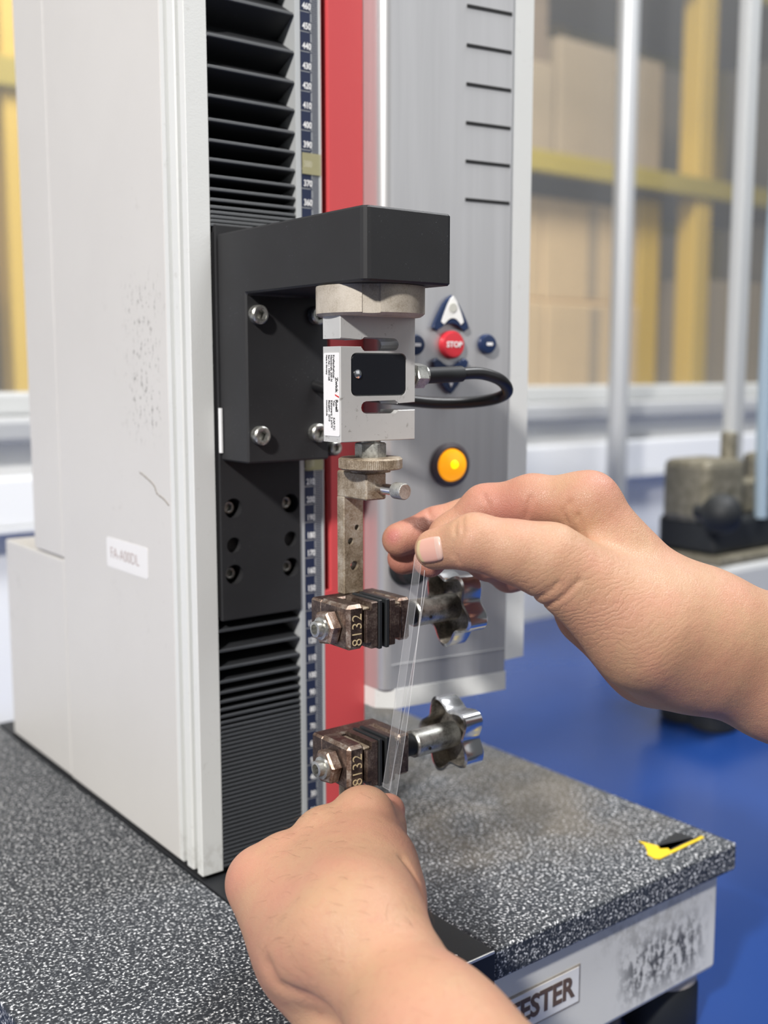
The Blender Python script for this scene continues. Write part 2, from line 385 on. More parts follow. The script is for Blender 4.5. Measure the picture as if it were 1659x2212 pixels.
# scribed hook mark and pin hole on the bar
bm = bmesh.new(); add_tube(bm, spline([(-0.0240, -0.1245, 0.0006), (-0.0125, -0.1240, 0.0006), (-0.0070, -0.1215, 0.0006), (-0.0085, -0.1190, 0.0006), (-0.0060, -0.1175, 0.0006)], 5), 0.00035, 6); link_mesh('scribed_mark', bm, M['alu_light'], rail)
bm = bmesh.new(); add_cyl(bm, (-0.0080, -0.1385, 0.0003), (0, 0, 1), 0.0007, 0.0005, 12); link_mesh('pin', bm, M['alu_light'], rail)
bm = bmesh.new(); add_box(bm, (-0.183, -0.1395, -0.078), (0.197, 0.325, -0.0165), 0.003)
hous = tag(link_mesh('base_housing', bm, M['housing_white'], tm), 'scuffed white sheet metal base housing')
# name plate: white sticker in a thin brown frame
bm = bmesh.new(); add_box(bm, (-0.078, -0.1398, -0.0545), (0.0775, -0.1393, -0.0330)); npl = link_mesh('name_plate', bm, [M['nut_beige']], tm)
bm = bmesh.new(); add_box(bm, (-0.0768, -0.1402, -0.0533), (0.0762, -0.1394, -0.0342)); link_mesh('plate_paper', bm, M['white_print'], npl)
bm = bmesh.new(); add_text(bm, 'TESTER', 0.0163, fr((0.0722, -0.1404, -0.0438), (1, 0, 0), (0, 0, 1)), 0.0001, 0.0005, 'RIGHT', 0, 0.90); tag(link_mesh('lettering', bm, M['ink_brown'], npl), 'brown capitals reading TESTER')
for i, (x, y) in enumerate(((0.178, -0.114), (-0.165, -0.114), (0.178, 0.30), (-0.165, 0.30))):
    bm = bmesh.new(); add_lathe(bm, (x, y, TZ), (0, 0, 1), [(0, 0), (0.021, 0), (0.0225, 0.003), (0.0225, 0.026), (0.020, 0.031), (0, 0.031)], 36)
    ft = link_mesh('foot', bm, M['rubber'], tm, True)
    bm = bmesh.new(); add_lathe(bm, (x, y, TZ+0.0305), (0, 0, 1), [(0, 0), (0.0215, 0), (0.0215, 0.008), (0, 0.008)], 36); link_mesh('foot_ring', bm, M['nut_beige'], ft, True)

# yellow warning sticker worn to a corner, with its black field
bm = bmesh.new()
add_prism(bm, [(0.1600, -0.1095), (0.1590, -0.1140), (0.1548, -0.1195), (0.1497, -0.1240), (0.1487, -0.1300), (0.1510, -0.1320), (0.1945, -0.1300), (0.1950, -0.1277), (0.1640, -0.1290), (0.1655, -0.1262), (0.1612, -0.1240), (0.1635, -0.1205), (0.1620, -0.1150)], 0.0001, 0.0006, Matrix.Identity(4))
ws = tag(link_mesh('warning_sticker', bm, M['yellow_sticker'], tm), 'worn yellow corner of a warning sticker')
bm = bmesh.new(); add_prism(bm, [(0.1662, -0.1185), (0.1690, -0.1272), (0.1900, -0.1262), (0.1880, -0.1150)], 0.0001, 0.0004, Matrix.Identity(4)); link_mesh('sticker_field', bm, M['black_plain'], ws)
bm = bmesh.new(); add_prism(bm, [(0.1640, -0.1287), (0.1668, -0.1280), (0.1900, -0.1272), (0.1905, -0.1283)], 0.00055, 0.0008, Matrix.Identity(4)); link_mesh('sticker_line', bm, M['ink'], ws)

# column: left side panel, rear covers, front profile
SX = -0.0665
CT = 0.60
bm = bmesh.new(); add_box(bm, (SX, 0.0275, 0.0030), (SX+0.004, 0.1846, CT), 0.0008); sp = tag(link_mesh('side_panel', bm, M['side_white'], tm), 'cream painted column side panel')
bm = bmesh.new(); add_box(bm, (SX, 0.1852, 0.1520), (SX+0.13, 0.2375, CT), 0.0012); link_mesh('rear_cover', bm, M['side_white'], tm)
bm = bmesh.new(); add_box(bm, (SX, 0.1852, 0.0030), (SX+0.15, 0.2985, 0.1508), 0.0015); link_mesh('rear_box', bm, M['side_white'], tm)
prof = [(0.0545, 0.0005), (0.0665, 0.0005), (0.0668, 0.0012), (0.0668, 0.0060), (0.0660, 0.0066), (0.0620, 0.0066), (0.0620, 0.0112), (0.0660, 0.0112), (0.0668, 0.0118),
        (0.0668, 0.0180), (0.0662, 0.0186), (0.0630, 0.0186), (0.0630, 0.0232), (0.0664, 0.0232), (0.0664, 0.0274), (0.0545, 0.0300)]
bm = bmesh.new(); add_prism(bm, [(-x, y) for x, y in prof], 0.0035, CT, Matrix.Identity(4)); tag(link_mesh('column_profile', bm, M['strip_white'], tm), 'white ribbed front profile of the column')
bm = bmesh.new(); add_box(bm, (-0.0625, 0.0300, 0.0005), (0.0410, 0.1840, CT)); link_mesh('column_core', bm, M['dark'], tm)
bm = bmesh.new(); add_box(bm, (-0.0660, 0.004, 0.0004), (-0.0500, 0.30, 0.0030)); link_mesh('base_gasket', bm, M['dark'], tm)
# asset sticker with faded handwriting
bm = bmesh.new(); add_prism(bm, rrect(0.0577, 0.1137, 0.1572, 0.1752, 0.002), -0.0001, 0.0002, fr((SX-0.0001, 0, 0), (0, 1, 0), (0, 0, 1)).to_3x3().to_4x4() if False else Matrix(((0, 0, -1, SX-0.0001), (1, 0, 0, 0), (0, 1, 0, 0), (0, 0, 0, 1))))
ast = tag(link_mesh('asset_sticker', bm, M['paper'], tm), 'small white sticker with faint handwriting')
bm = bmesh.new(); add_text(bm, 'FA-A00DL', 0.0095, fr((SX-0.0004, 0.0885, 0.1660), (0, -1, 0), (0, 0.10, 1)), 0.00005, -0.0001, 'CENTER', 0, 0.95); link_mesh('handwriting', bm, mat('faint_ink', (0.42, 0.34, 0.32), 0.6), ast)

# dark rubbed scratch on the side panel
SCR = [(-0.0666, y, z) for y, z in ((0.0653, 0.2173), (0.0549, 0.2142), (0.0470, 0.2110), (0.0439, 0.2072), (0.0361, 0.2049), (0.0300, 0.2020))]
bm = bmesh.new(); add_tube(bm, spline(SCR, 4), [0.00025 + 0.0003*abs(math.sin(i*1.7)) for i in range(len(spline(SCR, 4)))], 6); link_mesh('scratch_mark', bm, mat('dark_scuff', (0.28, 0.26, 0.24), 0.6), tm)
# bellows: V folds, wide apart where stretched
BX0, BX1 = -0.0540, -0.0036
def fold_mesh(z0, z1, yv0, yv1, zr, t=0.0007):
    bm = bmesh.new(); yr = 0.0012
    pts = [(yv0, z0), (yr, zr-0.0006), (yr, zr+0.0006), (yv1, z1), (yv1+t, z1-t*0.2), (yr+0.0022, zr), (yv0+t, z0+t*0.2)]
    mt = Matrix(((0, 0, 1, 0), (1, 0, 0, 0), (0, 1, 0, 0), (0, 0, 0, 1)))
    add_prism(bm, [(y, z) for y, z in pts], BX0, BX1, mt, 0)
    add_box(bm, (BX0, yr-0.0007, zr-0.0008), (BX1+0.0004, yr+0.0010, zr+0.0008), 0.0003, 1, 1)
    return bm
def bellows(zs, label, em):
    root = None
    for i, z in enumerate(zs):
        dn = (zs[i-1]-z)/2 if i else (z-zs[i+1])/2
        dnl = (z-zs[i+1])/2 if i < len(zs)-1 else dn
        h = min(0.0165, 0.0150)
        bm = fold_mesh(z-dnl, z+dn, 0.0012+h, 0.0012+h, z)
        if root is None: root = tag(link_mesh('bellows', bm, [M['bellows'], em], tm), label)
        else: link_mesh('bellows_fold', bm, [M['bellows'], em], root)
bellows([0.5400, 0.5170, 0.4960, 0.4770, 0.4575, 0.4385, 0.4235, 0.4095, 0.3980, 0.3880, 0.3788, 0.3706, 0.3643, 0.3592, 0.3556, 0.3530, 0.3508, 0.3488, 0.3468], 'stretched black rubber bellows above the crosshead', M['bellows_edge'])
zs = [0.1365, 0.1255, 0.1160, 0.1085]; p_ = 0.0058
while zs[-1] > 0.0075:
    zs.append(zs[-1]-p_); p_ = max(0.00235, p_*0.87)
bellows(zs, 'compressed black rubber bellows below the crosshead', M['bellows_dark'])
bm = bmesh.new(); add_box(bm, (BX0-0.0006, 0.0185, 0.001), (BX1+0.0008, 0.0299, CT)); link_mesh('bellows_channel', bm, M['dark'], tm)

# ruler on its aluminium wall
bm = bmesh.new(); add_box(bm, (-0.0026, 0.0, 0.001), (0.0006, 0.0299, CT), 0.0003); add_box(bm, (0.0006, 0.0006, 0.001), (0.0126, 0.0299, CT)); add_box(bm, (0.0126, -0.0002, 0.001), (0.0134, 0.0299, CT), 0.0002)
ru = tag(link_mesh('ruler', bm, M['ruler'], tm), 'silver ruler strip with navy scale blocks and white numerals')
bm = bmesh.new(); bt = bmesh.new(); bw = bmesh.new()
XZF = lambda x, z, y: fr((x, y, z), (1, 0, 0), (0, 0, 1))
for n in range(10, 560, 10):
    z = n/1000.0
    add_box(bm, (0.0010, 0.0003, z+0.0005), (0.0071, 0.0007, z+0.0098))
    if n <= 540: add_text(bw, str(n), 0.0046, XZF(0.0048, z+0.00265, 0.0002), 0.00006, 0.0001, 'CENTER', 0, 0.78)
for k in range(5, 560):
    z = k/1000.0
    if 378 <= k <= 388: pass
    ln = 0.0068 if k % 5 == 0 else 0.0080
    add_box(bt, (ln, 0.0004, z-0.00022), (0.0119, 0.0007, z+0.00022))
link_mesh('scale_blocks', bm, M['navy_print'], ru); link_mesh('numerals', bw, M['white_print'], ru)
tag(link_mesh('tick_marks', bt, M['navy_print'], ru), None, kind='stuff')
bm = bmesh.new(); add_box(bm, (0.0012, -0.0003, 0.3775), (0.0131, 0.0002, 0.3885)); tag(link_mesh('tape_piece', bm, M['tape'], ru), 'yellowed piece of clear tape on the scale')
bm = bmesh.new(); add_box(bm, (0.0012, -0.0003, 0.2190), (0.0131, 0.0002, 0.2265)); link_mesh('tape_piece', bm, M['tape'], ru)

# dark slot with guide rod, red stripe
bm = bmesh.new(); add_cyl(bm, (0.0157, 0.0052, 0.150), (0, 0, 1), 0.0016, CT-0.150, 20); tag(link_mesh('guide_rod', bm, M['chrome'], tm, True), 'thin polished guide rod beside the ruler')
bm = bmesh.new(); add_box(bm, (0.0136, 0.0105, 0.150), (0.0181, 0.0298, CT)); link_mesh('rod_slot', bm, M['dark'], tm)
bm = bmesh.new(); add_box(bm, (0.0183, 0.0, 0.150), (0.0414, 0.0299, CT), 0.0003); add_box(bm, (0.0136, 0.0, 0.001), (0.0414, 0.0299, 0.1502), 0.0002)
tag(link_mesh('red_stripe', bm, M['red'], tm), 'bright red enamelled stripe')

# control panel: silver front with rounded left flank
PA = 0.148; PD = Vector((math.cos(PA), -math.sin(PA), 0)); PN = Vector((-math.sin(PA), -math.cos(PA), 0)); PP = Vector((0.0414, -0.017, 0))
def ppt(s, z, out=0.0): return PP + PD*s + PN*out + Vector((0, 0, z))
PL = 0.0870
bm = bmesh.new(); pts = [(0.0416, 0.02), (0.0416, -0.0085)]
for k in range(0, 9):
    a = k/8*(PI/2 + PA); r = 0.0075; c = Vector((0.0416+r, -0.0105, 0))
    pts.append((c.x - r*math.cos(a), c.y - r*math.sin(a)))
e = PP + PD*PL; pts += [(e.x-0.001, e.y+0.0003), (e.x, e.y+0.0015), (e.x, 0.02)]
add_prism(bm, pts, 0.0905, CT, Matrix.Identity(4)); cp = tag(link_mesh('control_panel', bm, M['panel'], tm, True), 'brushed silver control panel')
bm = bmesh.new(); pts2 = [(0.0416, 0.02), (0.0416, -0.010), (0.050, -0.0185), (e.x, e.y), (e.x, 0.02)]
add_prism(bm, pts2, 0.0790, 0.0904, Matrix.Identity(4)); link_mesh('panel_lip', bm, M['strip_white'], tm)
bm = bmesh.new(); add_prism(bm, [(0.0416, 0.0205), (e.x+0.0006, 0.0205), (e.x+0.0006, -0.0282), (0.1440, -0.0282), (0.1465, -0.0257), (0.1465, 0.10), (0.0416, 0.10)], 0.0970, CT, Matrix.Identity(4)); tag(link_mesh('panel_housing', bm, M['strip_white'], tm), 'white housing behind the silver control panel')
PM = lambda s, z, out=0.0: fr(ppt(s, z, out), PD, (0, 0, 1))
for z in (0.4743, 0.4535, 0.4327, 0.4118, 0.3909, 0.3699):
    bm = bmesh.new(); add_prism(bm, [(0, -0.0009), (0.0303, -0.0009), (0.0303, 0.0009), (0, 0.0009)], -0.0004, 0.0003, PM(0.0543, z)); link_mesh('vent_slit', bm, M['dark'], cp)
for dz in (0.0, 0.0209*5.1):
    pass
def arrow(up):
    s = 1 if up else -1; pts = []
    for k in range(9):                                   # outer right flank, bowed
        t = k/8; pts.append((0.0122*(1-t)**0.75 + 0.0004*t, s*(0.0012+0.0185*t)))
    pts += [(-x, y) for x, y in pts[::-1][1:]]
    for k in range(0, 9):                                # concave inner edge round the stop button
        a = math.radians(150-15*k); pts.append((0.0105*math.cos(a), s*(0.0105*math.sin(a) - 0.0060)))
    return pts
bz = 0.2883; bs = 0.0445
bezel = mat('white_button_face', (0.88, 0.88, 0.86), 0.18, 0.0)
bm = bmesh.new(); add_prism(bm, arrow(True), 0.0, 0.0030, PM(bs-0.0010, bz+0.0082), 0, 0.0006)
ub = tag(link_mesh('arrow_button', bm, M['blue_button'], cp), 'upward arrow button with glossy white face')
bm = bmesh.new(); pts = [(x*0.62, y*0.80+0.0035) for x, y in arrow(True)]; add_prism(bm, pts, 0.0029, 0.0036, PM(bs-0.0004, bz+0.0082), 0, 0.0003); link_mesh('button_face', bm, bezel, ub)
bm = bmesh.new(); add_lathe(bm, ppt(bs-0.0004, bz+0.0082+0.0125, 0.0036), PN, [(0, 0), (0.0028, 0), (0.0026, 0.0004), (0, 0.0004)], 20); link_mesh('button_lens', bm, mat('grey_lens', (0.55, 0.55, 0.50), 0.3), ub)
bm = bmesh.new(); add_prism(bm, arrow(False), 0.0, 0.0030, PM(bs-0.0010, bz-0.0082), 0, 0.0006)
db = tag(link_mesh('arrow_button', bm, M['blue_button'], cp), 'navy downward arrow button')
bm = bmesh.new(); add_prism(bm, [(0, -0.0016), (0.0013, 0.0010), (-0.0013, 0.0010)], 0.0028, 0.0034, PM(bs-0.001, bz-0.0225)); link_mesh('button_mark', bm, M['white_print'], db)
def round_button(s, z, r, m, word, label, size):
    bm = bmesh.new(); add_lathe(bm, ppt(s, z), PN, [(0, 0), (r, 0), (r, 0.0020), (r*0.86, 0.0036), (0, 0.0042)], 32)
    o = tag(link_mesh('round_button', bm, m, cp, True), label)
    bm = bmesh.new()
    if word: add_text(bm, word, size, PM(s, z, 0.00430), 0.00008, 0.00012)
    else: add_prism(bm, rrect(-0.0022, 0.0022, -0.0009, 0.0009, 0.0007), 0.0, 0.0001, PM(s, z, 0.00422))
    link_mesh('lettering' if word else 'button_mark', bm, M['white_print'], o)
round_button(bs+0.0004, bz, 0.0080, M['red_button'], 'STOP', 'red round stop button', 0.0044)
round_button(0.0692, 0.2890, 0.0058, M['blue_button'], '', 'navy round button at the panel edge', 0.0042)
round_button(0.0205, 0.2880, 0.0058, M['blue_button'], '', 'navy round button half behind the load cell', 0.0042)
bm = bmesh.new(); add_lathe(bm, ppt(0.0450, 0.2195), PN, [(0, 0), (0.0128, 0), (0.0128, 0.0016), (0.0106, 0.0030), (0.0098, 0.0028), (0.0098, 0.0016), (0, 0.0016)], 40)
lr = tag(link_mesh('indicator_lamp', bm, M['grey_plastic'], cp, True), 'lit orange lamp in a dark ring')
lr.data.materials[0] = mat('dark_lamp_ring', (0.09, 0.075, 0.085), 0.4)
bm = bmesh.new(); add_lathe(bm, ppt(0.0450, 0.2195, 0.0016), PN, [(0, 0.0), (0.0096, 0), (0.0090, 0.0022), (0.0060, 0.0038), (0, 0.0044)], 36); link_mesh('lamp_lens', bm, M['orange_lamp'], lr, True)
bm = bmesh.new(); add_lathe(bm, ppt(0.0446, 0.2200, 0.0052), PN, [(0, 0.0), (0.0026, 0.0), (0.0020, 0.0016), (0, 0.0022)], 24); link_mesh('lamp_bulb', bm, M['lamp_core'], lr, True)
bm = bmesh.new(); add_lathe(bm, ppt(0.0150, 0.1618), PN, [(0, 0), (0.0105, 0), (0.0105, 0.0015), (0.0085, 0.0030), (0.0085, 0.012), (0.007, 0.0135), (0, 0.0135)], 36); tag(link_mesh('rotary_switch', bm, M['rubber'], cp, True), 'black round switch half hidden by the hand')
bm = bmesh.new(); add_prism(bm, [(0.006, -0.0003), (PL-0.001, -0.0003), (PL-0.001, 0.0003), (0.006, 0.0003)], -0.0003, 0.0001, PM(0, 0.105)); link_mesh('panel_seam', bm, M['grey_plastic'], cp)

# carriage plate and crosshead bracket
AX0, AX1 = -0.0518, -0.0027
def bolt_mesh(r, h, hx, depth):
    bm = bmesh.new(); a = [(0, 0), (r, 0), (r, h-0.0008), (r-0.0008, h)]
    add_lathe(bm, (0, 0, 0), (0, 0, 1), [(0, 0), (r, 0), (r, h-0.0007), (r-0.0007, h), (hx*1.16, h), (hx*1.16, h-0.0002)], 32)
    rim = [v for v in bm.verts]
    # hex socket
    b2 = bmesh.new(); H = hexpts(hx, 0.3); n = 32
    out = [b2.verts.new((hx*1.16*math.cos(2*PI*k/n), hx*1.16*math.sin(2*PI*k/n), h-0.0002)) for k in range(n)]
    def hexr(t):
        t = (t-0.3) % (PI/3) - PI/6; return hx*math.cos(PI/6)/math.cos(t)
    inn = [b2.verts.new((hexr(2*PI*k/n)*math.cos(2*PI*k/n), hexr(2*PI*k/n)*math.sin(2*PI*k/n), h-0.0004)) for k in range(n)]
    bot = [b2.verts.new((v.co.x, v.co.y, h-depth)) for v in inn]; cen = b2.verts.new((0, 0, h-depth-0.0003))
    for k in range(n):
        j = (k+1) % n
        b2.faces.new((out[k], out[j], inn[j], inn[k])); b2.faces.new((inn[k], inn[j], bot[j], bot[k])); f = b2.faces.new((bot[k], bot[j], cen))
    me = bpy.data.meshes.new('t'); b2.to_mesh(me); b2.free(); bm.from_mesh(me); bpy.data.meshes.remove(me)
    me = bpy.data.meshes.new('bolt'); bm.to_mesh(me); bm.free(); shade(me); me.materials.append(M['zinc']); return me
def place(name, me, p, d, parent):
    o = link(name, me); o.matrix_world = AX(p, d); l = o.location.copy(); setp(o, parent); return o
BOLT = bolt_mesh(0.0047, 0.0050, 0.0027, 0.0036); BOLT_S = bolt_mesh(0.0036, 0.0040, 0.0021, 0.0030)
bm = bmesh.new(); add_box(bm, (-0.0527, -0.0012, 0.1420), (-0.0028, 0.0180, 0.3470), 0.0006); cpl = link_mesh('carriage_plate', bm, M['black'], tm)
cbs = []
for x in (-0.0450, -0.0094):
    for z in (0.2018, 0.1665):
        b = bmesh.new(); add_cyl(b, (x, -0.01, z), (0, 1, 0), 0.0053, 0.0175, 32); cbs.append(b)
    b = bmesh.new(); add_cyl(b, (x, -0.01, 0.1822), (0, 1, 0), 0.0042, 0.0130, 32); cbs.append(b)
cut(cpl, cbs)
for x in (-0.0450, -0.0094):
    for z in (0.2018, 0.1665): place('bolt', BOLT_S, (x, 0.0076, z), (0, -1, 0), cpl)
bm = bmesh.new(); add_box(bm, (-0.0536, 0.0002, 0.144), (-0.0529, 0.0150, 0.343)); link_mesh('carriage_liner', bm, M['dark'], tm)
bm = bmesh.new(); add_box(bm, (-0.0532, -0.0045, 0.2315), (-0.0523, -0.0020, 0.2545)); link_mesh('index_mark', bm, M['white_print'], tm)
bm = bmesh.new()
prof = [(-0.0015, 0.2275), (-0.0288, 0.2275), (-0.0288, 0.3110), (-0.1265, 0.3110), (-0.1265, 0.3420), (-0.0015, 0.3420)]
add_prism(bm, [(y, z) for y, z in prof], AX0, AX1, Matrix(((0, 0, 1, 0), (1, 0, 0, 0), (0, 1, 0, 0), (0, 0, 0, 1))), 0, 0.0, False)
bmesh.ops.recalc_face_normals(bm, faces=bm.faces)
bmesh.ops.bevel(bm, geom=[e for e in bm.edges if all(abs(v.co.y+0.1265) < 1e-5 for v in e.verts) and abs(e.verts[0].co.z-e.verts[1].co.z) > 0.01], offset=0.0024, segments=1, affect='EDGES')
bmesh.ops.bevel(bm, geom=[e for e in bm.edges if len(e.link_faces) == 2 and e.calc_face_angle(0) > 0.5], offset=0.0009, segments=1, affect='EDGES')
ch = tag(link_mesh('crosshead_bracket', bm, M['black'], tm), 'black L shaped crosshead bracket')
for x, z in ((-0.0457, 0.3009), (-0.0107, 0.3018), (-0.0454, 0.2414), (-0.0110, 0.2416)):
    place('bolt', BOLT, (x, -0.0282, z), (0, -1, 0), ch)
place('bolt', BOLT_S, (0.0030, -0.0240, 0.2330), (0, -1, 0), ch)
bm = bmesh.new(); add_box(bm, (-0.0030, -0.0240, 0.2285), (0.0070, -0.0015, 0.2375), 0.001); link_mesh('side_lug', bm, M['black'], ch)

# ------------------------------------------------------------------ load cell hanging under the crosshead arm
LX, LY = -0.0273, -0.0977
lc = thing('load_cell', 'silver S shaped load cell with black cover plate under the crosshead arm', 'load cell', (LX, LY, 0.2410))
bm = bmesh.new(); R_ = 0.0249
def slot_r(t):                                          # two wrench slots in the ring
    return 1.0
add_lathe(bm, (LX, LY, 0.2975), (0, 0, 1), [(0, 0), (R_-0.002, 0), (R_, 0.0012), (R_, 0.0133), (0, 0.0133)], 64)
nut = tag(link_mesh('mounting_ring', bm, M['nut_beige'], lc, True), 'dull beige slotted mounting ring')
cs = []
for a in (-2.216+0.02, -2.216+0.02+PI/2, -2.216+0.02+PI, -2.216+0.02-PI/2):
    d = Vector((math.cos(a), math.sin(a), 0)); t = Vector((-d.y, d.x, 0)); b = bmesh.new(); p = Vector((LX, LY, 0)) + d*(R_+0.0045)
    add_prism(b, [(-0.0040, -0.0053), (0.0040, -0.0053), (0.0040, 0.005), (-0.0040, 0.005)], 0.2960, 0.3120, fr((p.x, p.y, 0), -t, d))
    cs.append(b)
cut(nut, cs)
CX0, CX1, CZ0, CZ1, CY0, CY1 = -0.0489, -0.0064, 0.2418, 0.2998, -0.1045, -0.0909
W_ = CX1-CX0
def arc(cx, cy, r, a0, a1, n=6): return [(cx+r*math.cos(math.radians(a0+(a1-a0)*k/n)), cy+r*math.sin(math.radians(a0+(a1-a0)*k/n))) for k in range(n+1)]
# upper cut opens at the left, lower cut opens at the right
zu0, zu1 = 0.2822, 0.2884; su0, su1 = 0.2842, 0.2876; xs, xe = CX0+0.0117, CX0+0.0330
zl0, zl1 = 0.2540, 0.2602; sl0, sl1 = 0.2556, 0.2590; ls, le = CX0+0.0110, CX0+0.0325
out = [(CX0, CZ0), (CX1, CZ0), (CX1, sl0), (le, sl0)]
out += [(le, zl0+0.0015)] + arc(le-0.0018, zl0+0.0018, 0.0018, 0, -90)[1:] + arc(ls+0.0031, (zl0+zl1)/2, 0.0031, 270, 90) + arc(le-0.0018, zl1-0.0018, 0.0018, 90, 0) + [(le, sl1), (CX1, sl1)]
out += [(CX1, CZ1), (CX0, CZ1), (CX0, su1), (xs, su1)]
out += [(xs, zu1-0.0012)] + arc(xs+0.0014, zu1-0.0014, 0.0014, 180, 90)[1:] + arc(xe-0.0031, (zu0+zu1)/2, 0.0031, 90, -90) + arc(xs+0.0014, zu0+0.0014, 0.0014, 270, 180) + [(xs, su0), (CX0, su0)]
bm = bmesh.new(); add_prism(bm, out, -CY1, -CY0, XZ(0), 0, 0.0003)
body = tag(link_mesh('cell_body', bm, M['alu'], lc), 'machined aluminium S beam body')
b = bmesh.new(); pr = rrect(CX0+0.0058, CX0+0.0372, 0.2622, 0.2822-0.0008, 0.0028); add_prism(b, pr, 0.1032, 0.11, XZ(0)); cut(body, [b])
bm = bmesh.new(); add_prism(bm, rrect(CX0+0.0063, CX0+0.0367, 0.2627, 0.2809, 0.0024), 0.1031, 0.1043, XZ(0), 0, 0.0003); cvp = link_mesh('cover_plate', bm, m_black('black_cover', (0.006, 0.007, 0.011), 0.4, 0.2, spec=0.25), lc)
bm = bmesh.new(); add_lathe(bm, (CX0+0.0093, -0.1043, 0.2721), (0, -1, 0), [(0, 0), (0.0021, 0), (0.0020, 0.0006), (0.0012, 0.0010), (0, 0.0011)], 24); link_mesh('screw', bm, M['chrome'], cvp, True)
# type label on the narrow left face
bm = bmesh.new(); add_prism(bm, rrect(-CY1+0.0010, -CY0-0.0006, 0.2445, 0.2822-0.0008, 0.0008), 0.0, 0.0002, Matrix(((0, 0, -1, CX0-0.00005), (-1, 0, 0, 0), (0, 1, 0, 0), (0, 0, 0, 1))))
tl = tag(link_mesh('type_label', bm, M['paper'], lc), 'narrow white type label with small print')
lx = CX0-0.00035
TL = lambda y, z: fr((lx, y, z), (0, 0, -1), (0, -1, 0))     # reads downwards, letter tops to the front
bm = bmesh.new()
add_text(bm, 'Zwick', 0.0026, TL(-0.1019, 0.2706), 0.00003, 0.00008, 'LEFT'); add_text(bm, 'Roell', 0.0026, TL(-0.1019, 0.2608), 0.00003, 0.00008, 'LEFT')
for t, y, z, s in (('Kraftaufnehmer', -0.0998, 0.2805, 0.0019), ('Typ:', -0.0998, 0.2605, 0.0019), ('KAP-TC', -0.0998, 0.2528, 0.0019), ('Nennkraft: 200 N', -0.0980, 0.2805, 0.0019), ('Kennwert: 2 mV/V', -0.0980, 0.2605, 0.0019),
                   ('Ser.Nr.: 1004168', -0.0962, 0.2805, 0.0019), ('Baujahr:  2010', -0.0962, 0.2605, 0.0019), ('Made in Germany', -0.0943, 0.2805, 0.0014), ('www.zwick.de', -0.0943, 0.2605, 0.0014)):
    add_text(bm, t, s, TL(y, z), 0.00003, 0.00004, 'LEFT', 0, 0.86)
link_mesh('lettering', bm, M['ink'], tl)
bm = bmesh.new(); add_prism(bm, [(0, -0.0011), (0.0006, -0.0011), (0.0016, 0.0019), (0.0010, 0.0019)], 0, 0.00008, TL(-0.1019, 0.2632)); link_mesh('red_slash', bm, M['ink_red'], tl)
# cable gland, boot and looped cable
gz = 0.2712
bm = bmesh.new(); add_cyl(bm, (CX1-0.0004, LY, gz), (1, 0, 0), 0.0042, 0.0040, 24); add_prism(bm, hexpts(0.0062, 0.2), 0.0032, 0.0098, AX((CX1, LY, gz), (1, 0, 0)), 0, 0.0005); add_cyl(bm, (CX1+0.0096, LY, gz), (1, 0, 0), 0.0046, 0.0022, 24, 0.0006)
gl = tag(link_mesh('cable_gland', bm, M['zinc'], lc), 'hexagonal metal cable gland')
bm = bmesh.new(); add_tube(bm, [(CX1+0.0110, LY, gz), (CX1+0.0200, LY, gz+0.0003), (CX1+0.0345, LY, gz+0.0008)], 0.0039, 20); link_mesh('cable_boot', bm, M['rubber'], lc, True)
bm = bmesh.new(); cpts = spline([(CX1+0.033, LY, gz+0.0008), (0.0405, -0.0985, 0.2722), (0.0540, -0.0985, 0.2688), (0.0640, -0.0930, 0.2630), (0.0645, -0.0830, 0.2590), (0.0540, -0.0720, 0.2570), (0.0380, -0.0655, 0.2570), (0.0200, -0.0620, 0.2588), (0.0020, -0.0560, 0.2610), (-0.0080, -0.0450, 0.2630), (-0.0110, -0.0290, 0.2660)], 10)
add_tube(bm, cpts, 0.0030, 16); tag(link_mesh('cable', bm, M['cable'], lc, True), 'black signal cable in a loop')
# lock nut below
bm = bmesh.new(); add_prism(bm, hexpts(0.0072, 0.35), 0.2335, 0.2408, Matrix.Translation((LX, LY, 0)), 0, 0.0006); add_cyl(bm, (LX, LY, 0.2310), (0, 0, 1), 0.0048, 0.0110, 24); link_mesh('lock_nut', bm, M['zinc'], lc)

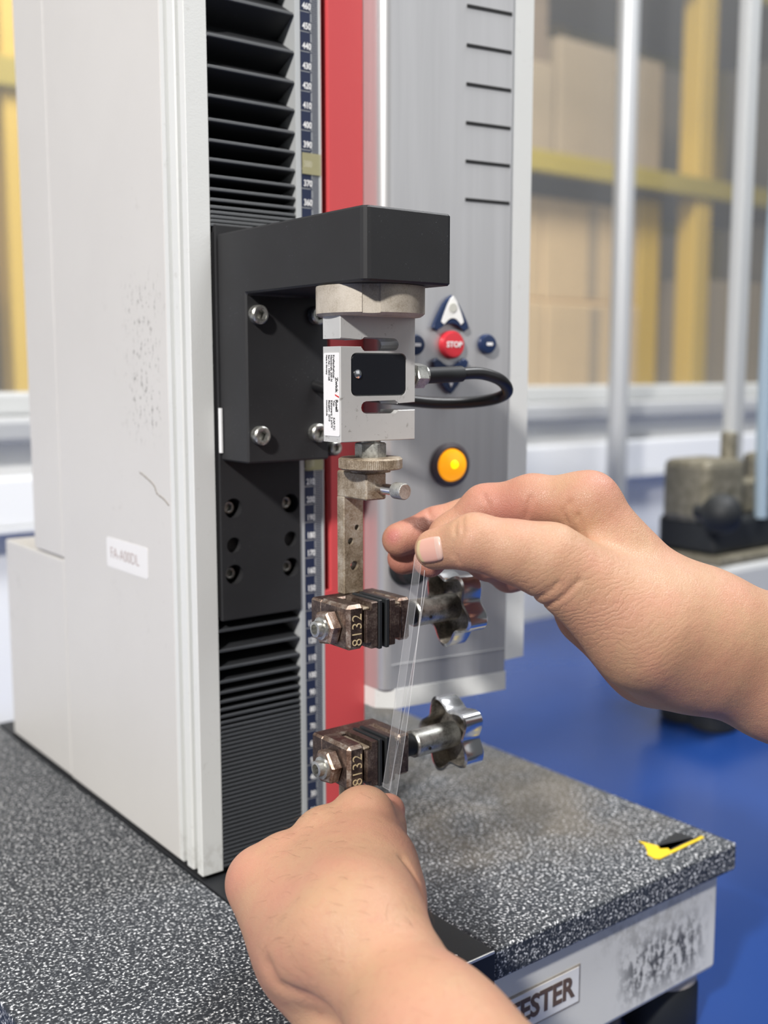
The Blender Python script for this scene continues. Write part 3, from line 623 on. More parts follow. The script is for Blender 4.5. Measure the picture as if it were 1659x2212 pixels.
# ------------------------------------------------------------------ screw grips
def star_r(t): return 1.0
def make_grip(name, label, zc, up, knob_rot):
    """zc: jaw centre height; up = +1 hangs from above, -1 stands on the bar"""
    u = up
    g = thing(name, label, 'screw grip', (LX, LY, zc + (0.075 if u > 0 else -0.0915)), 'screw grips of the tester')
    z0, z1 = zc-0.0104, zc+0.0104
    # clamp body: left block, back bar, right end
    bm = bmesh.new()
    add_box(bm, (-0.0487, -0.1090, z0), (-0.0393, -0.0860, z1), 0.0016, 1, 0)
    add_box(bm, (-0.0487, -0.0880, z0+0.0006), (-0.0120, -0.0788, z1-0.0006), 0.0010, 1, 0)
    add_box(bm, (-0.0190, -0.1085, z0+0.0003), (-0.0120, -0.0860, z1-0.0003), 0.0012, 1, 0)
    for f in bm.faces:                                     # worn bevels
        if f.calc_area() < 0.00006 and max(abs(c) for c in f.normal) < 0.95: f.material_index = 1
    body = tag(link_mesh('clamp_body', bm, [M['brown'], M['brown_edge']], g), 'browned steel clamp body')
    bm = bmesh.new(); add_text(bm, '8132', 0.0078, fr((-0.0434, -0.1091, zc-0.0012), (0, 0, 1), (-1, 0, 0)), 0.00012, -0.00012, 'CENTER', 0, 0.98); tag(link_mesh('engraved_number', bm, M['engrave'], body), 'engraved number 8132')
    # jaws with guide steps and rubber faces
    for x0, x1, s in ((-0.0390, -0.0322, 1), (-0.0258, -0.0194, -1)):
        bm = bmesh.new(); add_box(bm, (x0, -0.1100, z0-0.0005), (x1, -0.0895, z1+0.0004), 0.0005, 1)
        j = link_mesh('jaw', bm, [M['brown']], g)
        b1 = bmesh.new(); xa = x0-0.001 if s > 0 else x1-0.0030; add_box(b1, (xa, -0.12, z1-0.0032), (xa+0.0040, -0.08, z1+0.002)); b2 = bmesh.new(); add_box(b2, (xa, -0.12, z0-0.002), (xa+0.0040, -0.08, z0+0.0026)); cut(j, [b1, b2])
        bm = bmesh.new(); add_box(bm, (xa+0.0002, -0.1088, z1-0.0031), (xa+0.0038, -0.0895, z1-0.0018), 0.0004, 1); link_mesh('guide_bar', bm, M['cast'], j)
        bm = bmesh.new(); xr = (x1, x1+0.0022) if s > 0 else (x0-0.0022, x0); add_box(bm, (xr[0]+0.0001, -0.1103, z0-0.0012), (xr[1], -0.0890, z1+0.0010), 0.0004, 1); link_mesh('rubber_pad', bm, M['rubber'], j)
    # fixed screw end with hexagon nut on the left
    bm = bmesh.new(); add_prism(bm, hexpts(0.0083, 0.15), 0.0, 0.0058, AX((-0.0487, LY+0.0008, zc-0.0010), (-1, 0, 0)), 0, 0.0009); nt = link_mesh('hex_nut', bm, M['brown_edge'], g)
    bm = bmesh.new(); add_lathe(bm, (-0.0540, LY+0.0008, zc-0.0010), (-1, 0, 0), [(0, 0), (0.0056, 0), (0.0052, 0.0018), (0.0038, 0.0020), (0.0037, 0.0046), (0.0024, 0.0048), (0.0023, 0.0010), (0, 0.0010)], 28); link_mesh('screw_end', bm, M['zinc'], nt, True)
    # clamping screw, hub and hollow five-lobed knob
    bm = bmesh.new(); add_cyl(bm, (-0.0125, LY, zc-0.001), (1, 0, 0), 0.0053, 0.0125, 28, 0.0006); link_mesh('screw_shaft', bm, M['rubber'], g, True)
    bm = bmesh.new(); add_cyl(bm, (-0.0025, LY, zc-0.001), (1, 0, 0), 0.0067, 0.0275, 36, 0.0007); hb = link_mesh('hub', bm, M['zinc'], g, True)
    bm = bmesh.new(); add_cyl(bm, (0.0040, LY-0.0060, zc-0.0025), (0, -1, 0), 0.0008, 0.0010, 12); link_mesh('hub_pin', bm, M['dark'], hb)
    lobe = lambda t: 1.0 + 0.17*math.cos(5*(t+knob_rot))
    R0 = 0.0172
    bm = bmesh.new(); add_lathe(bm, (0.0185, LY, zc-0.001), (1, 0, 0), [(R0-0.0014, 0.0), (R0, 0.0004), (R0, 0.0110), (R0-0.0015, 0.0128), (R0*0.5, 0.0138), (0, 0.0138)], 90, 0, None, lobe)
    add_lathe(bm, (0.0185, LY, zc-0.001), (1, 0, 0), [(R0-0.0014, 0.0), (R0-0.0018, 0.0006), (R0-0.0020, 0.0100), (0, 0.0112)], 90, 1, None, lobe)
    kb = tag(link_mesh('star_knob', bm, [M['chrome'], M['knob_in']], g, True), 'hollow chrome five lobed knob')
    # cast arm, head block, knurled disc
    A0 = (-0.0332, -0.0845); ztop = zc+u*0.0690; zmid = zc+u*0.0564
    bm = bmesh.new(); lo, hi = sorted((zmid, ztop)); add_box(bm, (-0.0332, -0.1022, lo), (-0.0214, -0.0788, hi), 0.0007, 1); link_mesh('head_block', bm, M['cast'], g)
    bm = bmesh.new(); lo, hi = sorted((zc+u*0.0098, zmid+u*0.0004)); add_box(bm, (-0.0332, -0.0845, lo), (-0.0215, -0.0788, hi), 0.0005, 1)
    arm = tag(link_mesh('cast_arm', bm, M['cast'], g), 'worn cast steel arm with three holes')
    hs = []
    for x, dz, r in ((-0.0255, 0.0415, 0.0014), (-0.0292, 0.0352, 0.0017), (-0.0270, 0.0232, 0.0023)):
        b = bmesh.new(); add_cyl(b, (x, -0.09, zc+u*dz), (0, 1, 0), r, 0.02, 24); hs.append(b)
    cut(arm, hs)
    bm = bmesh.new(); zd = zc+u*0.0692; rf = lambda t: 1.0 + 0.006*math.cos(100*t)
    if u > 0: add_lathe(bm, (LX, LY, zd), (0, 0, 1), [(0, 0), (0.0092, 0), (0.0092, 0.0010), (0.0138, 0.0014), (0.0147, 0.0020), (0.0147, 0.0060), (0.0138, 0.0068), (0, 0.0070)], 200, 0, None, rf)
    else: add_lathe(bm, (LX, LY, zd-0.0070), (0, 0, 1), [(0, 0), (0.0138, 0), (0.0147, 0.0008), (0.0147, 0.0050), (0.0138, 0.0058), (0, 0.0070)], 200, 0, None, rf)
    link_mesh('knurled_disc', bm, M['cast'], g, True)
    if u < 0:
        bm = bmesh.new(); add_cyl(bm, (LX, LY, 0.0006), (0, 0, 1), 0.0105, zd-0.0070, 32, 0.0008); add_cyl(bm, (LX, LY, 0.0004), (0, 0, 1), 0.0165, 0.0060, 40, 0.0008); link_mesh('stem', bm, M['zinc'], g, True)
    # knurled pull pin towards the front
    if u < 0: return g
    pz = zc+u*0.0620
    bm = bmesh.new(); add_cyl(bm, (-0.0266, -0.1018, pz), (0, -1, 0), 0.0017, 0.0070, 20); add_cyl(bm, (-0.0266, -0.1070, pz), (0, -1, 0), 0.0025, 0.0100, 24, 0.0004); pin = link_mesh('pull_pin', bm, M['chrome'], g, True)
    bm = bmesh.new(); add_lathe(bm, (-0.0266, -0.1150, pz), (0, -1, 0), [(0, 0), (0.0030, 0), (0.0037, 0.0006), (0.0037, 0.0068), (0.0033, 0.0074), (0, 0.0074)], 120, 0, None, lambda t: 1+0.02*math.cos(40*t)); link_mesh('pin_head', bm, M['zinc'], pin, True)
    return g
make_grip('screw_grip', 'browned steel screw grip hanging below the load cell', 0.1580, 1, 0.30)
make_grip('screw_grip', 'browned steel screw grip standing on the base with hand below', 0.0920, -1, 0.05)
RJ = {'E': (0.1902, -0.2731, 0.1025), 'F': (0.1002, -0.2355, 0.1417), 'W': (0.0622, -0.2138, 0.1574), 'mw': (0.052, -0.2063, 0.1702), 'M2': (0.0319, -0.1782, 0.2161), 'I1': (0.0188, -0.1567, 0.2158), 'P2': (0.008, -0.1376, 0.2114), 'D2': (-0.003, -0.1261, 0.1987), 'T2': (-0.0165, -0.1276, 0.1883), 'M3': (0.0472, -0.1621, 0.2078), 'P3': (0.0328, -0.1214, 0.2092), 'D3': (0.0086, -0.1019, 0.1988), 'T3': (-0.0088, -0.0957, 0.1934), 'M4': (0.0562, -0.148, 0.196), 'P4': (0.0393, -0.1165, 0.1922), 'D4': (0.0174, -0.1003, 0.1877), 'T4': (-0.001, -0.0895, 0.1827), 'M5': (0.0595, -0.1378, 0.1808), 'P5': (0.0448, -0.1161, 0.1736), 'D5': (0.0253, -0.1201, 0.1818), 'T5': (0.0119, -0.1217, 0.1871), 'pa': (0.0592, -0.2012, 0.1574), 'pb': (0.044, -0.1594, 0.1855), 'C1': (0.0346, -0.2092, 0.1643), 'M1': (-0.0017, -0.1876, 0.1951), 'IP1': (-0.0257, -0.1677, 0.2029), 'T1': (-0.032, -0.1497, 0.1982), 't1m': (-0.0147, -0.1781, 0.1994), 'ha': (0.0607, -0.1916, 0.1457), 'hb': (0.0496, -0.1651, 0.1617)}
LJ = {'E': (-0.1065, -0.297, 0.0363), 'F': (-0.1061, -0.2383, 0.0469), 'W': (-0.099, -0.1976, 0.0565), 'W0': (-0.0958, -0.1808, 0.0653), 'ua': (-0.1037, -0.1537, 0.0381), 'ub': (-0.1022, -0.1878, 0.0237), 'M2': (-0.0578, -0.1327, 0.0794), 'M3': (-0.0751, -0.128, 0.073), 'M4': (-0.0922, -0.1251, 0.065), 'M5': (-0.1051, -0.1236, 0.06), 'w2': (-0.0934, -0.185, 0.0663), 'w3': (-0.1029, -0.1855, 0.0658), 'w4': (-0.1099, -0.1784, 0.0605), 'w5': (-0.1126, -0.1652, 0.0508), 'P2': (-0.0371, -0.1101, 0.0578), 'D2': (-0.0432, -0.1146, 0.0482), 'T2': (-0.0577, -0.1307, 0.0534), 'P3': (-0.0548, -0.1033, 0.0473), 'D3': (-0.0615, -0.1145, 0.0406), 'T3': (-0.0718, -0.1311, 0.0465), 'P4': (-0.0742, -0.1022, 0.0407), 'D4': (-0.0812, -0.1179, 0.0362), 'T4': (-0.0883, -0.1341, 0.0432), 'P5': (-0.0882, -0.1022, 0.0369), 'D5': (-0.0934, -0.1188, 0.0352), 'T5': (-0.098, -0.1347, 0.0414), 'C1': (-0.0869, -0.1808, 0.0605), 'M1': (-0.0638, -0.1541, 0.0677), 'IP1': (-0.0464, -0.1314, 0.071), 'T1': (-0.0356, -0.1215, 0.0732), 'th': (-0.0653, -0.1715, 0.0634), 'tj': (-0.0703, -0.1813, 0.0581), 'pa': (-0.0772, -0.1634, 0.0569), 'pb': (-0.0635, -0.1176, 0.0513)}
CREASES = [[(-0.0009, -0.1446, 0.2202), (-0.0008, -0.1482, 0.2144), (-0.0008, -0.1492, 0.2077)], [(0.009, -0.1651, 0.2193), (0.0073, -0.1647, 0.2138), (0.0056, -0.1643, 0.2078)], [(0.0193, -0.1797, 0.2173), (0.0111, -0.1781, 0.2118), (0.0054, -0.1769, 0.2082)], [(-0.0339, -0.1651, 0.2116), (-0.0356, -0.1685, 0.206), (-0.0349, -0.1664, 0.199)], [(-0.0316, -0.1666, 0.2131), (-0.0329, -0.1705, 0.207), (-0.0328, -0.1682, 0.198)], [(-0.0201, -0.1729, 0.1899), (-0.0135, -0.1785, 0.1867), (-0.0063, -0.1822, 0.183)], [(-0.0042, -0.1802, 0.1813), (-0.0074, -0.1899, 0.1848), (-0.0062, -0.1963, 0.1904)], [(-0.0015, -0.1831, 0.177), (-0.0022, -0.1941, 0.1838), (-0.0003, -0.201, 0.1895)], [(0.0225, -0.1714, 0.1666), (0.0298, -0.1815, 0.1549), (0.0366, -0.1918, 0.1476), (0.042, -0.2027, 0.1455)], [(0.0086, -0.1793, 0.2088), (0.0139, -0.1886, 0.2156)], [(0.0052, -0.1006, 0.2064), (0.0033, -0.1064, 0.2004), (0.0019, -0.1064, 0.1939)]]
NAIL = {'c': (-0.0374, -0.1554, 0.1995), 'tip': (-0.0388, -0.147, 0.1978), 'side': (-0.0362, -0.1516, 0.2056)}
RT = {'midpad': (-0.0154, -0.0991, 0.1962), 'idx': (0.0052, -0.1531, 0.2128), 'mid': (-0.0031, -0.1021, 0.1972), 'ring': (-0.0003, -0.0879, 0.1803), 'idxtip': (-0.0183, -0.1305, 0.1851), 'palm': (0.0443, -0.1801, 0.1384), 'under': (0.0367, -0.1181, 0.1702), 'ip': (-0.0307, -0.1742, 0.2101), 'mcp': (0.0303, -0.1867, 0.2262)}
LT = {'right': (-0.0577, -0.1631, 0.073), 'thumb': (-0.037, -0.1275, 0.077), 'wr': (-0.0683, -0.1822, 0.0618), 'pk': (-0.1159, -0.1261, 0.0639), 'side': (-0.1238, -0.1536, 0.0525)}
WK = {'a': (-0.007, -0.1909, 0.181), 'b': (0.0053, -0.2078, 0.1746), 'c': (0.0208, -0.2216, 0.1633), 'd': (0.0005, -0.2016, 0.1895), 'e': (0.0207, -0.2036, 0.1953), 'd1': (-0.0009, -0.1906, 0.1723), 'd2': (0.0199, -0.2046, 0.1847)}
LGROOVES = [[(-0.0744, -0.1751, 0.0764), (-0.0756, -0.1882, 0.0685), (-0.0839, -0.208, 0.0646)], [(-0.1137, -0.1734, 0.0577), (-0.1168, -0.1848, 0.0511), (-0.1187, -0.2044, 0.039)]]

# ------------------------------------------------------------------ the operator's hands: smooth signed-distance bodies, meshed by surface nets
class Body:
    """tapered capsules (flattened along a direction) smoothly joined; fingers join the palm but stay apart from each other"""
    def __init__(s): s.core = []; s.fing = []; s.groove = []
    @staticmethod
    def prim(P, a, b, ra, rb, n, f):
        a = np.array(a, np.float32); b = np.array(b, np.float32)
        q = P - a; ab = b - a
        if n is not None:
            n = np.array(n, np.float32); n = n/np.linalg.norm(n); g = np.float32(1.0/f - 1.0)
            q = q + (q@n)[:, None]*(g*n); ab = ab + (ab@n)*g*n
        t = np.clip((q@ab)/max(float(ab@ab), 1e-12), 0, 1)
        d = np.sqrt(((q - t[:, None]*ab)**2).sum(1)) - (ra + (rb-ra)*t)
        return d
    @staticmethod
    def smin(a, b, k):
        h = np.clip(k - np.abs(a-b), 0, None)/k
        return np.minimum(a, b) - h*h*k*0.25
    def field(s, P, grooves=True):
        P = P.astype(np.float32); core = None
        for a, b, ra, rb, k, n, f in s.core:
            d = s.prim(P, a, b, ra, rb, n, f); core = d if core is None else s.smin(core, d, k)
        out = core
        for segs, kf in s.fing:
            g = None
            for a, b, ra, rb, k, n, f in segs:
                d = s.prim(P, a, b, ra, rb, n, f); g = d if g is None else s.smin(g, d, k)
            out = s.smin(out, np.minimum(s.smin(core, g, kf), g), 0.0012)
        if grooves:
            for pts, r, kg in s.groove:
                g = None
                for a, b in zip(pts, pts[1:]):
                    d = s.prim(P, a, b, r, r, None, 1); g = d if g is None else np.minimum(g, d)
                out = -s.smin(-out, g, kg)
        return out
    def grad(s, P, e=0.0004):
        return np.stack([s.field(P+e*v, False)-s.field(P-e*v, False) for v in np.eye(3)], 1)/(2*e)
    def snap(s, P, it=6):
        P = np.atleast_2d(np.array(P, np.float64))
        for _ in range(it):
            g = s.grad(P); P = P - s.field(P, False)[:, None]*g/np.maximum((g*g).sum(1), 1e-6)[:, None]
        g = s.grad(P); return P, g/np.linalg.norm(g, axis=1)[:, None]
    def mesh(s, lo, hi, h):
        lo = np.array(lo); n = np.ceil((np.array(hi)-lo)/(h*4)).astype(int); H = h*4
        ax = [lo[i] + (np.arange(n[i])+0.5)*H for i in range(3)]
        G = np.stack(np.meshgrid(*ax, indexing='ij'), -1).reshape(-1, 3)
        c = s.field(G).reshape(n); near = np.abs(c) < H*1.7
        F = np.repeat(np.repeat(np.repeat(c, 4, 0), 4, 1), 4, 2).astype(np.float32)
        mk = np.repeat(np.repeat(np.repeat(near, 4, 0), 4, 1), 4, 2)
        I = np.argwhere(mk); F[mk] = s.field(lo + (I+0.5)*h)
        # surface nets
        S = F < 0
        cnt = sum(S[i:S.shape[0]-1+i, j:S.shape[1]-1+j, k:S.shape[2]-1+k].astype(np.int8) for i in (0, 1) for j in (0, 1) for k in (0, 1))
        act = (cnt > 0) & (cnt < 8); C = np.argwhere(act); idx = -np.ones(act.shape, np.int64); idx[act] = np.arange(len(C))
        off = np.array([(i, j, k) for i in (0, 1) for j in (0, 1) for k in (0, 1)])
        V = np.stack([F[C[:, 0]+o[0], C[:, 1]+o[1], C[:, 2]+o[2]] for o in off], 1)
        acc = np.zeros((len(C), 3)); w_ = np.zeros(len(C))
        for a in range(8):
            for b in range(a+1, 8):
                if np.abs(off[a]-off[b]).sum() != 1: continue
                va, vb = V[:, a], V[:, b]; m = (va < 0) != (vb < 0); t = np.zeros(len(C)); t[m] = va[m]/(va[m]-vb[m])
                acc[m] += off[a] + t[m][:, None]*(off[b]-off[a]); w_[m] += 1
        verts = lo + (C + acc/w_[:, None] + 0.5)*h; quads = []
        for d in range(3):
            u, v = (d+1) % 3, (d+2) % 3
            A = np.take(S, range(S.shape[d]-1), d); B = np.take(S, range(1, S.shape[d]), d)
            E = np.argwhere(A != B); sl = A[E[:, 0], E[:, 1], E[:, 2]]
            ok = (E[:, u] > 0) & (E[:, v] > 0) & (E[:, u] < S.shape[u]-1) & (E[:, v] < S.shape[v]-1); E = E[ok]; sl = sl[ok]
            def cell(du, dv):
                X = E.copy(); X[:, u] -= du; X[:, v] -= dv; return idx[X[:, 0], X[:, 1], X[:, 2]]
            q = np.stack([cell(1, 1), cell(0, 1), cell(0, 0), cell(1, 0)], 1); q[~sl] = q[~sl][:, ::-1]; quads.append(q)
        return verts, np.concatenate(quads)
def body_mesh(name, B, lo, hi, h, m, parent, tints=(), wrinkles=()):
    V, Q = B.mesh(lo, hi, h)
    me = bpy.data.meshes.new(name); me.from_pydata(V.tolist(), [], Q.tolist()); me.update()
    me.polygons.foreach_set('use_smooth', [True]*len(me.polygons))
    t = np.zeros(len(V))
    for p, r, a in tints: t = np.maximum(t, a*np.exp(-((V-np.array(p))**2).sum(1)/(r*r)))
    at = me.attributes.new('flush', 'FLOAT', 'POINT'); at.data.foreach_set('value', t.astype(np.float32))
    t = np.zeros(len(V))
    for p, r, a in wrinkles: t = np.maximum(t, a*np.exp(-((V-np.array(p))**2).sum(1)/(r*r)))
    at = me.attributes.new('wrinkle', 'FLOAT', 'POINT'); at.data.foreach_set('value', t.astype(np.float32))
    me.materials.append(m); return link(name, me, parent)
def hairs(name, B, pts, flow, parent, n, spread, seed):
    """short fine hairs lying along the skin; too many to count"""
    rg = np.random.default_rng(seed); pts = np.array(pts); k = rg.integers(0, len(pts)-1, n); t = rg.random(n)[:, None]
    P = pts[k]*(1-t) + pts[k+1]*t + rg.normal(0, spread, (n, 3)); P, G = B.snap(P)
    bm = bmesh.new(); fl = np.array(flow)/np.linalg.norm(flow)
    for p, g in zip(P, G):
        d = fl + rg.normal(0, 0.35, 3); d = d - g*(d@g); d /= np.linalg.norm(d); s_ = np.cross(g, d); ln = rg.uniform(0.0035, 0.0080); cv = rg.normal(0, 0.25)
        add = [p + d*(ln*q) + g*(0.0009*math.sin(PI*q*0.8)+0.00005) + s_*(cv*ln*q*q) for q in (0, 0.33, 0.66, 1.0)]
        vs_ = [[bm.verts.new(tuple(a + s_*0.00003*w0)), bm.verts.new(tuple(a - s_*0.00003*w0)), bm.verts.new(tuple(a + g*0.00006*w0))] for a, w0 in zip(add, (1, 0.9, 0.7, 0.3))]
        for a, b in zip(vs_, vs_[1:]):
            for i in range(3): bm.faces.new((a[i], a[(i+1) % 3], b[(i+1) % 3], b[i]))
    return tag(link_mesh(name, bm, mat('dark_hair', (0.20, 0.11, 0.06), 0.5), parent), None, kind='stuff')
def m_skin():
    m = mat('skin', (0.70, 0.43, 0.30), 0.50); N, L, b = nodes(m); co = coords(N)
    fl = N.new('ShaderNodeAttribute'); fl.attribute_name = 'flush'
    wk = N.new('ShaderNodeAttribute'); wk.attribute_name = 'wrinkle'
    n1 = noise(N, L, co, 38, 5, 0.62); n2 = noise(N, L, co, 300, 5, 0.65)
    c = mix(N, L, ramp(N, L, n1, [(0.36, (0, 0, 0)), (0.66, (1, 1, 1))]), (0.465, 0.275, 0.165), (0.495, 0.252, 0.165))
    c = mix(N, L, ramp(N, L, n2, [(0.52, (0, 0, 0)), (0.74, (0.40,)*3)]), c, (0.42, 0.19, 0.13))
    c = mix(N, L, fl.outputs['Fac'], c, (0.42, 0.13, 0.11))
    L.new(c, b.inputs['Base Color'])
    b.inputs['Subsurface Weight'].default_value = 0.10; b.inputs['Subsurface Radius'].default_value = (1.0, 0.35, 0.2); b.inputs['Subsurface Scale'].default_value = 0.003
    v = N.new('ShaderNodeTexVoronoi'); v.inputs['Scale'].default_value = 1000; v.feature = 'DISTANCE_TO_EDGE'; L.new(co, v.inputs['Vector'])
    # fine parallel wrinkles where the thumb base folds: bands across direction WDIR
    d1 = Vector(WK['d2'])-Vector(WK['d1']); ac = Vector(VD).cross(d1).normalized()
    dt = N.new('ShaderNodeVectorMath'); dt.operation = 'DOT_PRODUCT'; L.new(co, dt.inputs[0]); dt.inputs[1].default_value = tuple(ac)
    ph = math_(N, L, 'MULTIPLY_ADD', noise(N, L, co, 55, 4, 0.6), 0.020, dt.outputs['Value'])
    sn = math_(N, L, 'ABSOLUTE', math_(N, L, 'SINE', math_(N, L, 'MULTIPLY', ph, 1150.0)))
    band = math_(N, L, 'MULTIPLY', math_(N, L, 'POWER', sn, 0.45), wk.outputs['Fac'])
    gen = noise(N, L, co, 150, 5, 0.65)
    h = math_(N, L, 'ADD', math_(N, L, 'MULTIPLY', gen, 0.9), math_(N, L, 'MULTIPLY', ramp(N, L, v.outputs['Distance'], [(0.0, (0, 0, 0)), (0.14, (1, 1, 1))]), 0.14))
    h = math_(N, L, 'ADD', h, math_(N, L, 'MULTIPLY', band, 0.48))
    bump(N, L, b, h, 0.55, 0.0009); return m
VD = (0.605, 0.785, -0.129)                                # thin direction of palm and forearm
SKIN = m_skin()
pr = thing('person', 'two bare arms, one pinching clear film strips, the other gripping below the lower clamp', 'person', (0.02, -0.20, 0.03))
B = Body(); J = RJ
B.core = [(J['E'], J['F'], 0.034, 0.0280, 0.02, VD, 0.86), (J['F'], J['W'], 0.0280, 0.0250, 0.02, VD, 0.84), (J['W'], J['pa'], 0.0250, 0.024, 0.02, VD, 0.84),
          (J['mw'], J['M2'], 0.0155, 0.0118, 0.010, None, 1), (J['W'], J['mw'], 0.020, 0.0155, 0.012, None, 1), (J['mw'], J['M3'], 0.016, 0.012, 0.012, None, 1), (J['pa'], J['M4'], 0.020, 0.012, 0.012, None, 1), (J['pa'], J['M5'], 0.020, 0.011, 0.012, None, 1),
          (J['pa'], J['pb'], 0.024, 0.018, 0.014, None, 1), (J['C1'], J['M1'], 0.0205, 0.0125, 0.016, None, 1), (J['W'], J['C1'], 0.024, 0.0205, 0.016, None, 1),
          (J['ha'], J['hb'], 0.0180, 0.0150, 0.010, None, 1), (J['W'], J['ha'], 0.0235, 0.018, 0.012, None, 1)]
def finger(J, ks, rs, k=0.004, bulge=None): return [(J[a], J[b], r0, r1, k, None, 1) for a, b, r0, r1 in zip(ks, ks[1:], rs, rs[1:])]
B.fing = [(finger(J, ('M2', 'I1', 'P2', 'D2', 'T2'), (0.0120, 0.0112, 0.0102, 0.0088, 0.0074), 0.005), 0.010),
          (finger(J, ('M3', 'P3', 'D3', 'T3'), (0.0115, 0.0100, 0.0090, 0.0082), 0.004), 0.008),
          (finger(J, ('M4', 'P4', 'D4', 'T4'), (0.0110, 0.0095, 0.0086, 0.0080), 0.004), 0.008),
          (finger(J, ('M5', 'P5', 'D5', 'T5'), (0.0100, 0.0085, 0.0078, 0.0070), 0.004), 0.008),
          (finger(J, ('C1', 'M1', 't1m', 'IP1', 'T1'), (0.0175, 0.0128, 0.0122, 0.0112, 0.0088), 0.005), 0.012)]
for l in CREASES:
    pts = np.array(l); sub = [pts[i]*(1-t)+pts[i+1]*t for i in range(len(pts)-1) for t in (0, 0.25, 0.5, 0.75)] + [pts[-1]]
    B.groove.append((list(B.snap(sub)[0]), 0.0006, 0.0016))
rt = [(RT['midpad'], 0.0060, 0.95), (RT['mid'], 0.020, 0.55), (RT['idx'], 0.020, 0.60), (RT['mcp'], 0.014, 0.35), (RT['ring'], 0.025, 0.65), (RT['idxtip'], 0.012, 0.5), (RT['palm'], 0.018, 0.40), (RT['under'], 0.03, 0.5)]  # midpad: small, strong dark-red spot on the middle finger pad
ra_ = body_mesh('right_arm', B, (-0.055, -0.325, 0.085), (0.205, -0.070, 0.250), 0.0010, SKIN, pr, rt, [(WK['a'], 0.016, 1.0), (WK['b'], 0.022, 0.9), (WK['c'], 0.020, 0.6), (WK['d'], 0.020, 0.5), (WK['e'], 0.016, 0.35)])
tag(ra_, 'bare right arm whose hand pinches the film strips')
# thumb nail: a curved plate laid on the thumb
c0, nn = B.snap(NAIL['c']); c0 = c0[0]; nn = nn[0]; tip_d = np.array(J['T1'])-np.array(J['IP1']); tip_d -= nn*(tip_d@nn); tip_d /= np.linalg.norm(tip_d); sd = np.cross(nn, tip_d)
gv = []; gf = []; ed = []; NU, NV = 15, 13
for i in range(NU):
    for j in range(NV):
        u = -1+2*i/(NU-1); v = -1+2*j/(NV-1)
        x = u*math.sqrt(1-0.5*v*v*0.75); y = v*math.sqrt(1-0.5*u*u*0.55)
        gv.append(c0 + tip_d*(x*0.0072+0.0012) + sd*(y*0.0062)); ed.append(0.00035 if max(abs(u), abs(v)) < 0.95 else -0.0004)
gp, gq = B.snap(gv); gv = gp + gq*np.array(ed)[:, None]
for i in range(NU-1):
    for j in range(NV-1): a = i*NV+j; gf.append((a, a+1, a+NV+1, a+NV))
me = bpy.data.meshes.new('thumb_nail'); me.from_pydata([tuple(p) for p in gv], [], gf); me.polygons.foreach_set('use_smooth', [True]*len(gf))
for mm in (mat('nail', (0.62, 0.35, 0.28), 0.30), mat('nail_free_edge', (0.55, 0.42, 0.24), 0.35), mat('nail_lunula', (0.62, 0.42, 0.35), 0.30)): me.materials.append(mm)
me.polygons.foreach_set('material_index', [1 if k//(NV-1) >= NU-4 else (2 if k//(NV-1) < 3 else 0) for k in range(len(gf))]); nail = link('thumb_nail', me, ra_)
md = nail.modifiers.new('thick', 'SOLIDIFY'); md.thickness = 0.0004
B = Body(); J = LJ
B.core = [(J['E'], J['F'], 0.0290, 0.0242, 0.02, VD, 0.9), (J['F'], J['W'], 0.0242, 0.0195, 0.014, VD, 0.9), (J['W'], J['W0'], 0.0195, 0.0180, 0.012, VD, 0.9),
          (J['ua'], J['ub'], 0.0150, 0.0175, 0.008, None, 1), (J['M5'], J['ua'], 0.0095, 0.0150, 0.010, None, 1),
          (J['w2'], J['M2'], 0.0150, 0.0104, 0.014, None, 1), (J['w3'], J['M3'], 0.0160, 0.0102, 0.014, None, 1), (J['w4'], J['M4'], 0.0160, 0.0100, 0.014, None, 1), (J['w5'], J['M5'], 0.0155, 0.0100, 0.014, None, 1),
          (J['M2'], J['M2'], 0.0118, 0.0118, 0.005, None, 1), (J['M3'], J['M3'], 0.0116, 0.0116, 0.005, None, 1), (J['M4'], J['M4'], 0.0113, 0.0113, 0.005, None, 1), (J['M5'], J['M5'], 0.0114, 0.0114, 0.005, None, 1),
          (J['pa'], J['pb'], 0.020, 0.016, 0.014, None, 1), (J['C1'], J['M1'], 0.0145, 0.0120, 0.014, None, 1)]
B.fing = [(finger(J, ('M2', 'P2', 'D2', 'T2'), (0.0118, 0.0100, 0.0090, 0.0080)), 0.008), (finger(J, ('M3', 'P3', 'D3', 'T3'), (0.0115, 0.0100, 0.0090, 0.0080)), 0.008),
          (finger(J, ('M4', 'P4', 'D4', 'T4'), (0.0110, 0.0095, 0.0088, 0.0078)), 0.008), (finger(J, ('M5', 'P5', 'D5', 'T5'), (0.0106, 0.0088, 0.0080, 0.0072)), 0.008),
          (finger(J, ('M1', 'IP1', 'T1'), (0.0120, 0.0100, 0.0080)), 0.008), ([(J['th'], J['tj'], 0.0060, 0.0050, 0.004, None, 1)], 0.003)]
for l, (r, kg) in zip(LGROOVES, ((-0.0006, 0.006), (-0.0012, 0.009))):
    pts = np.array(l); sub = [pts[i]*(1-t)+pts[i+1]*t for i in range(len(pts)-1) for t in (0, 0.25, 0.5, 0.75)] + [pts[-1]]
    B.groove.append((list(B.snap(sub)[0]), r, kg))
lt = [(LT['right'], 0.022, 0.28), (LT['thumb'], 0.010, 0.45), (LT['wr'], 0.015, 0.30), (LT['pk'], 0.013, 0.30), (LT['side'], 0.02, 0.25)]
la_ = body_mesh('left_arm', B, (-0.185, -0.325, 0.005), (-0.015, -0.085, 0.115), 0.0010, SKIN, pr, lt, [(LT['right'], 0.016, 0.5)])
tag(la_, 'bare left arm seen from the back of its closed hand')

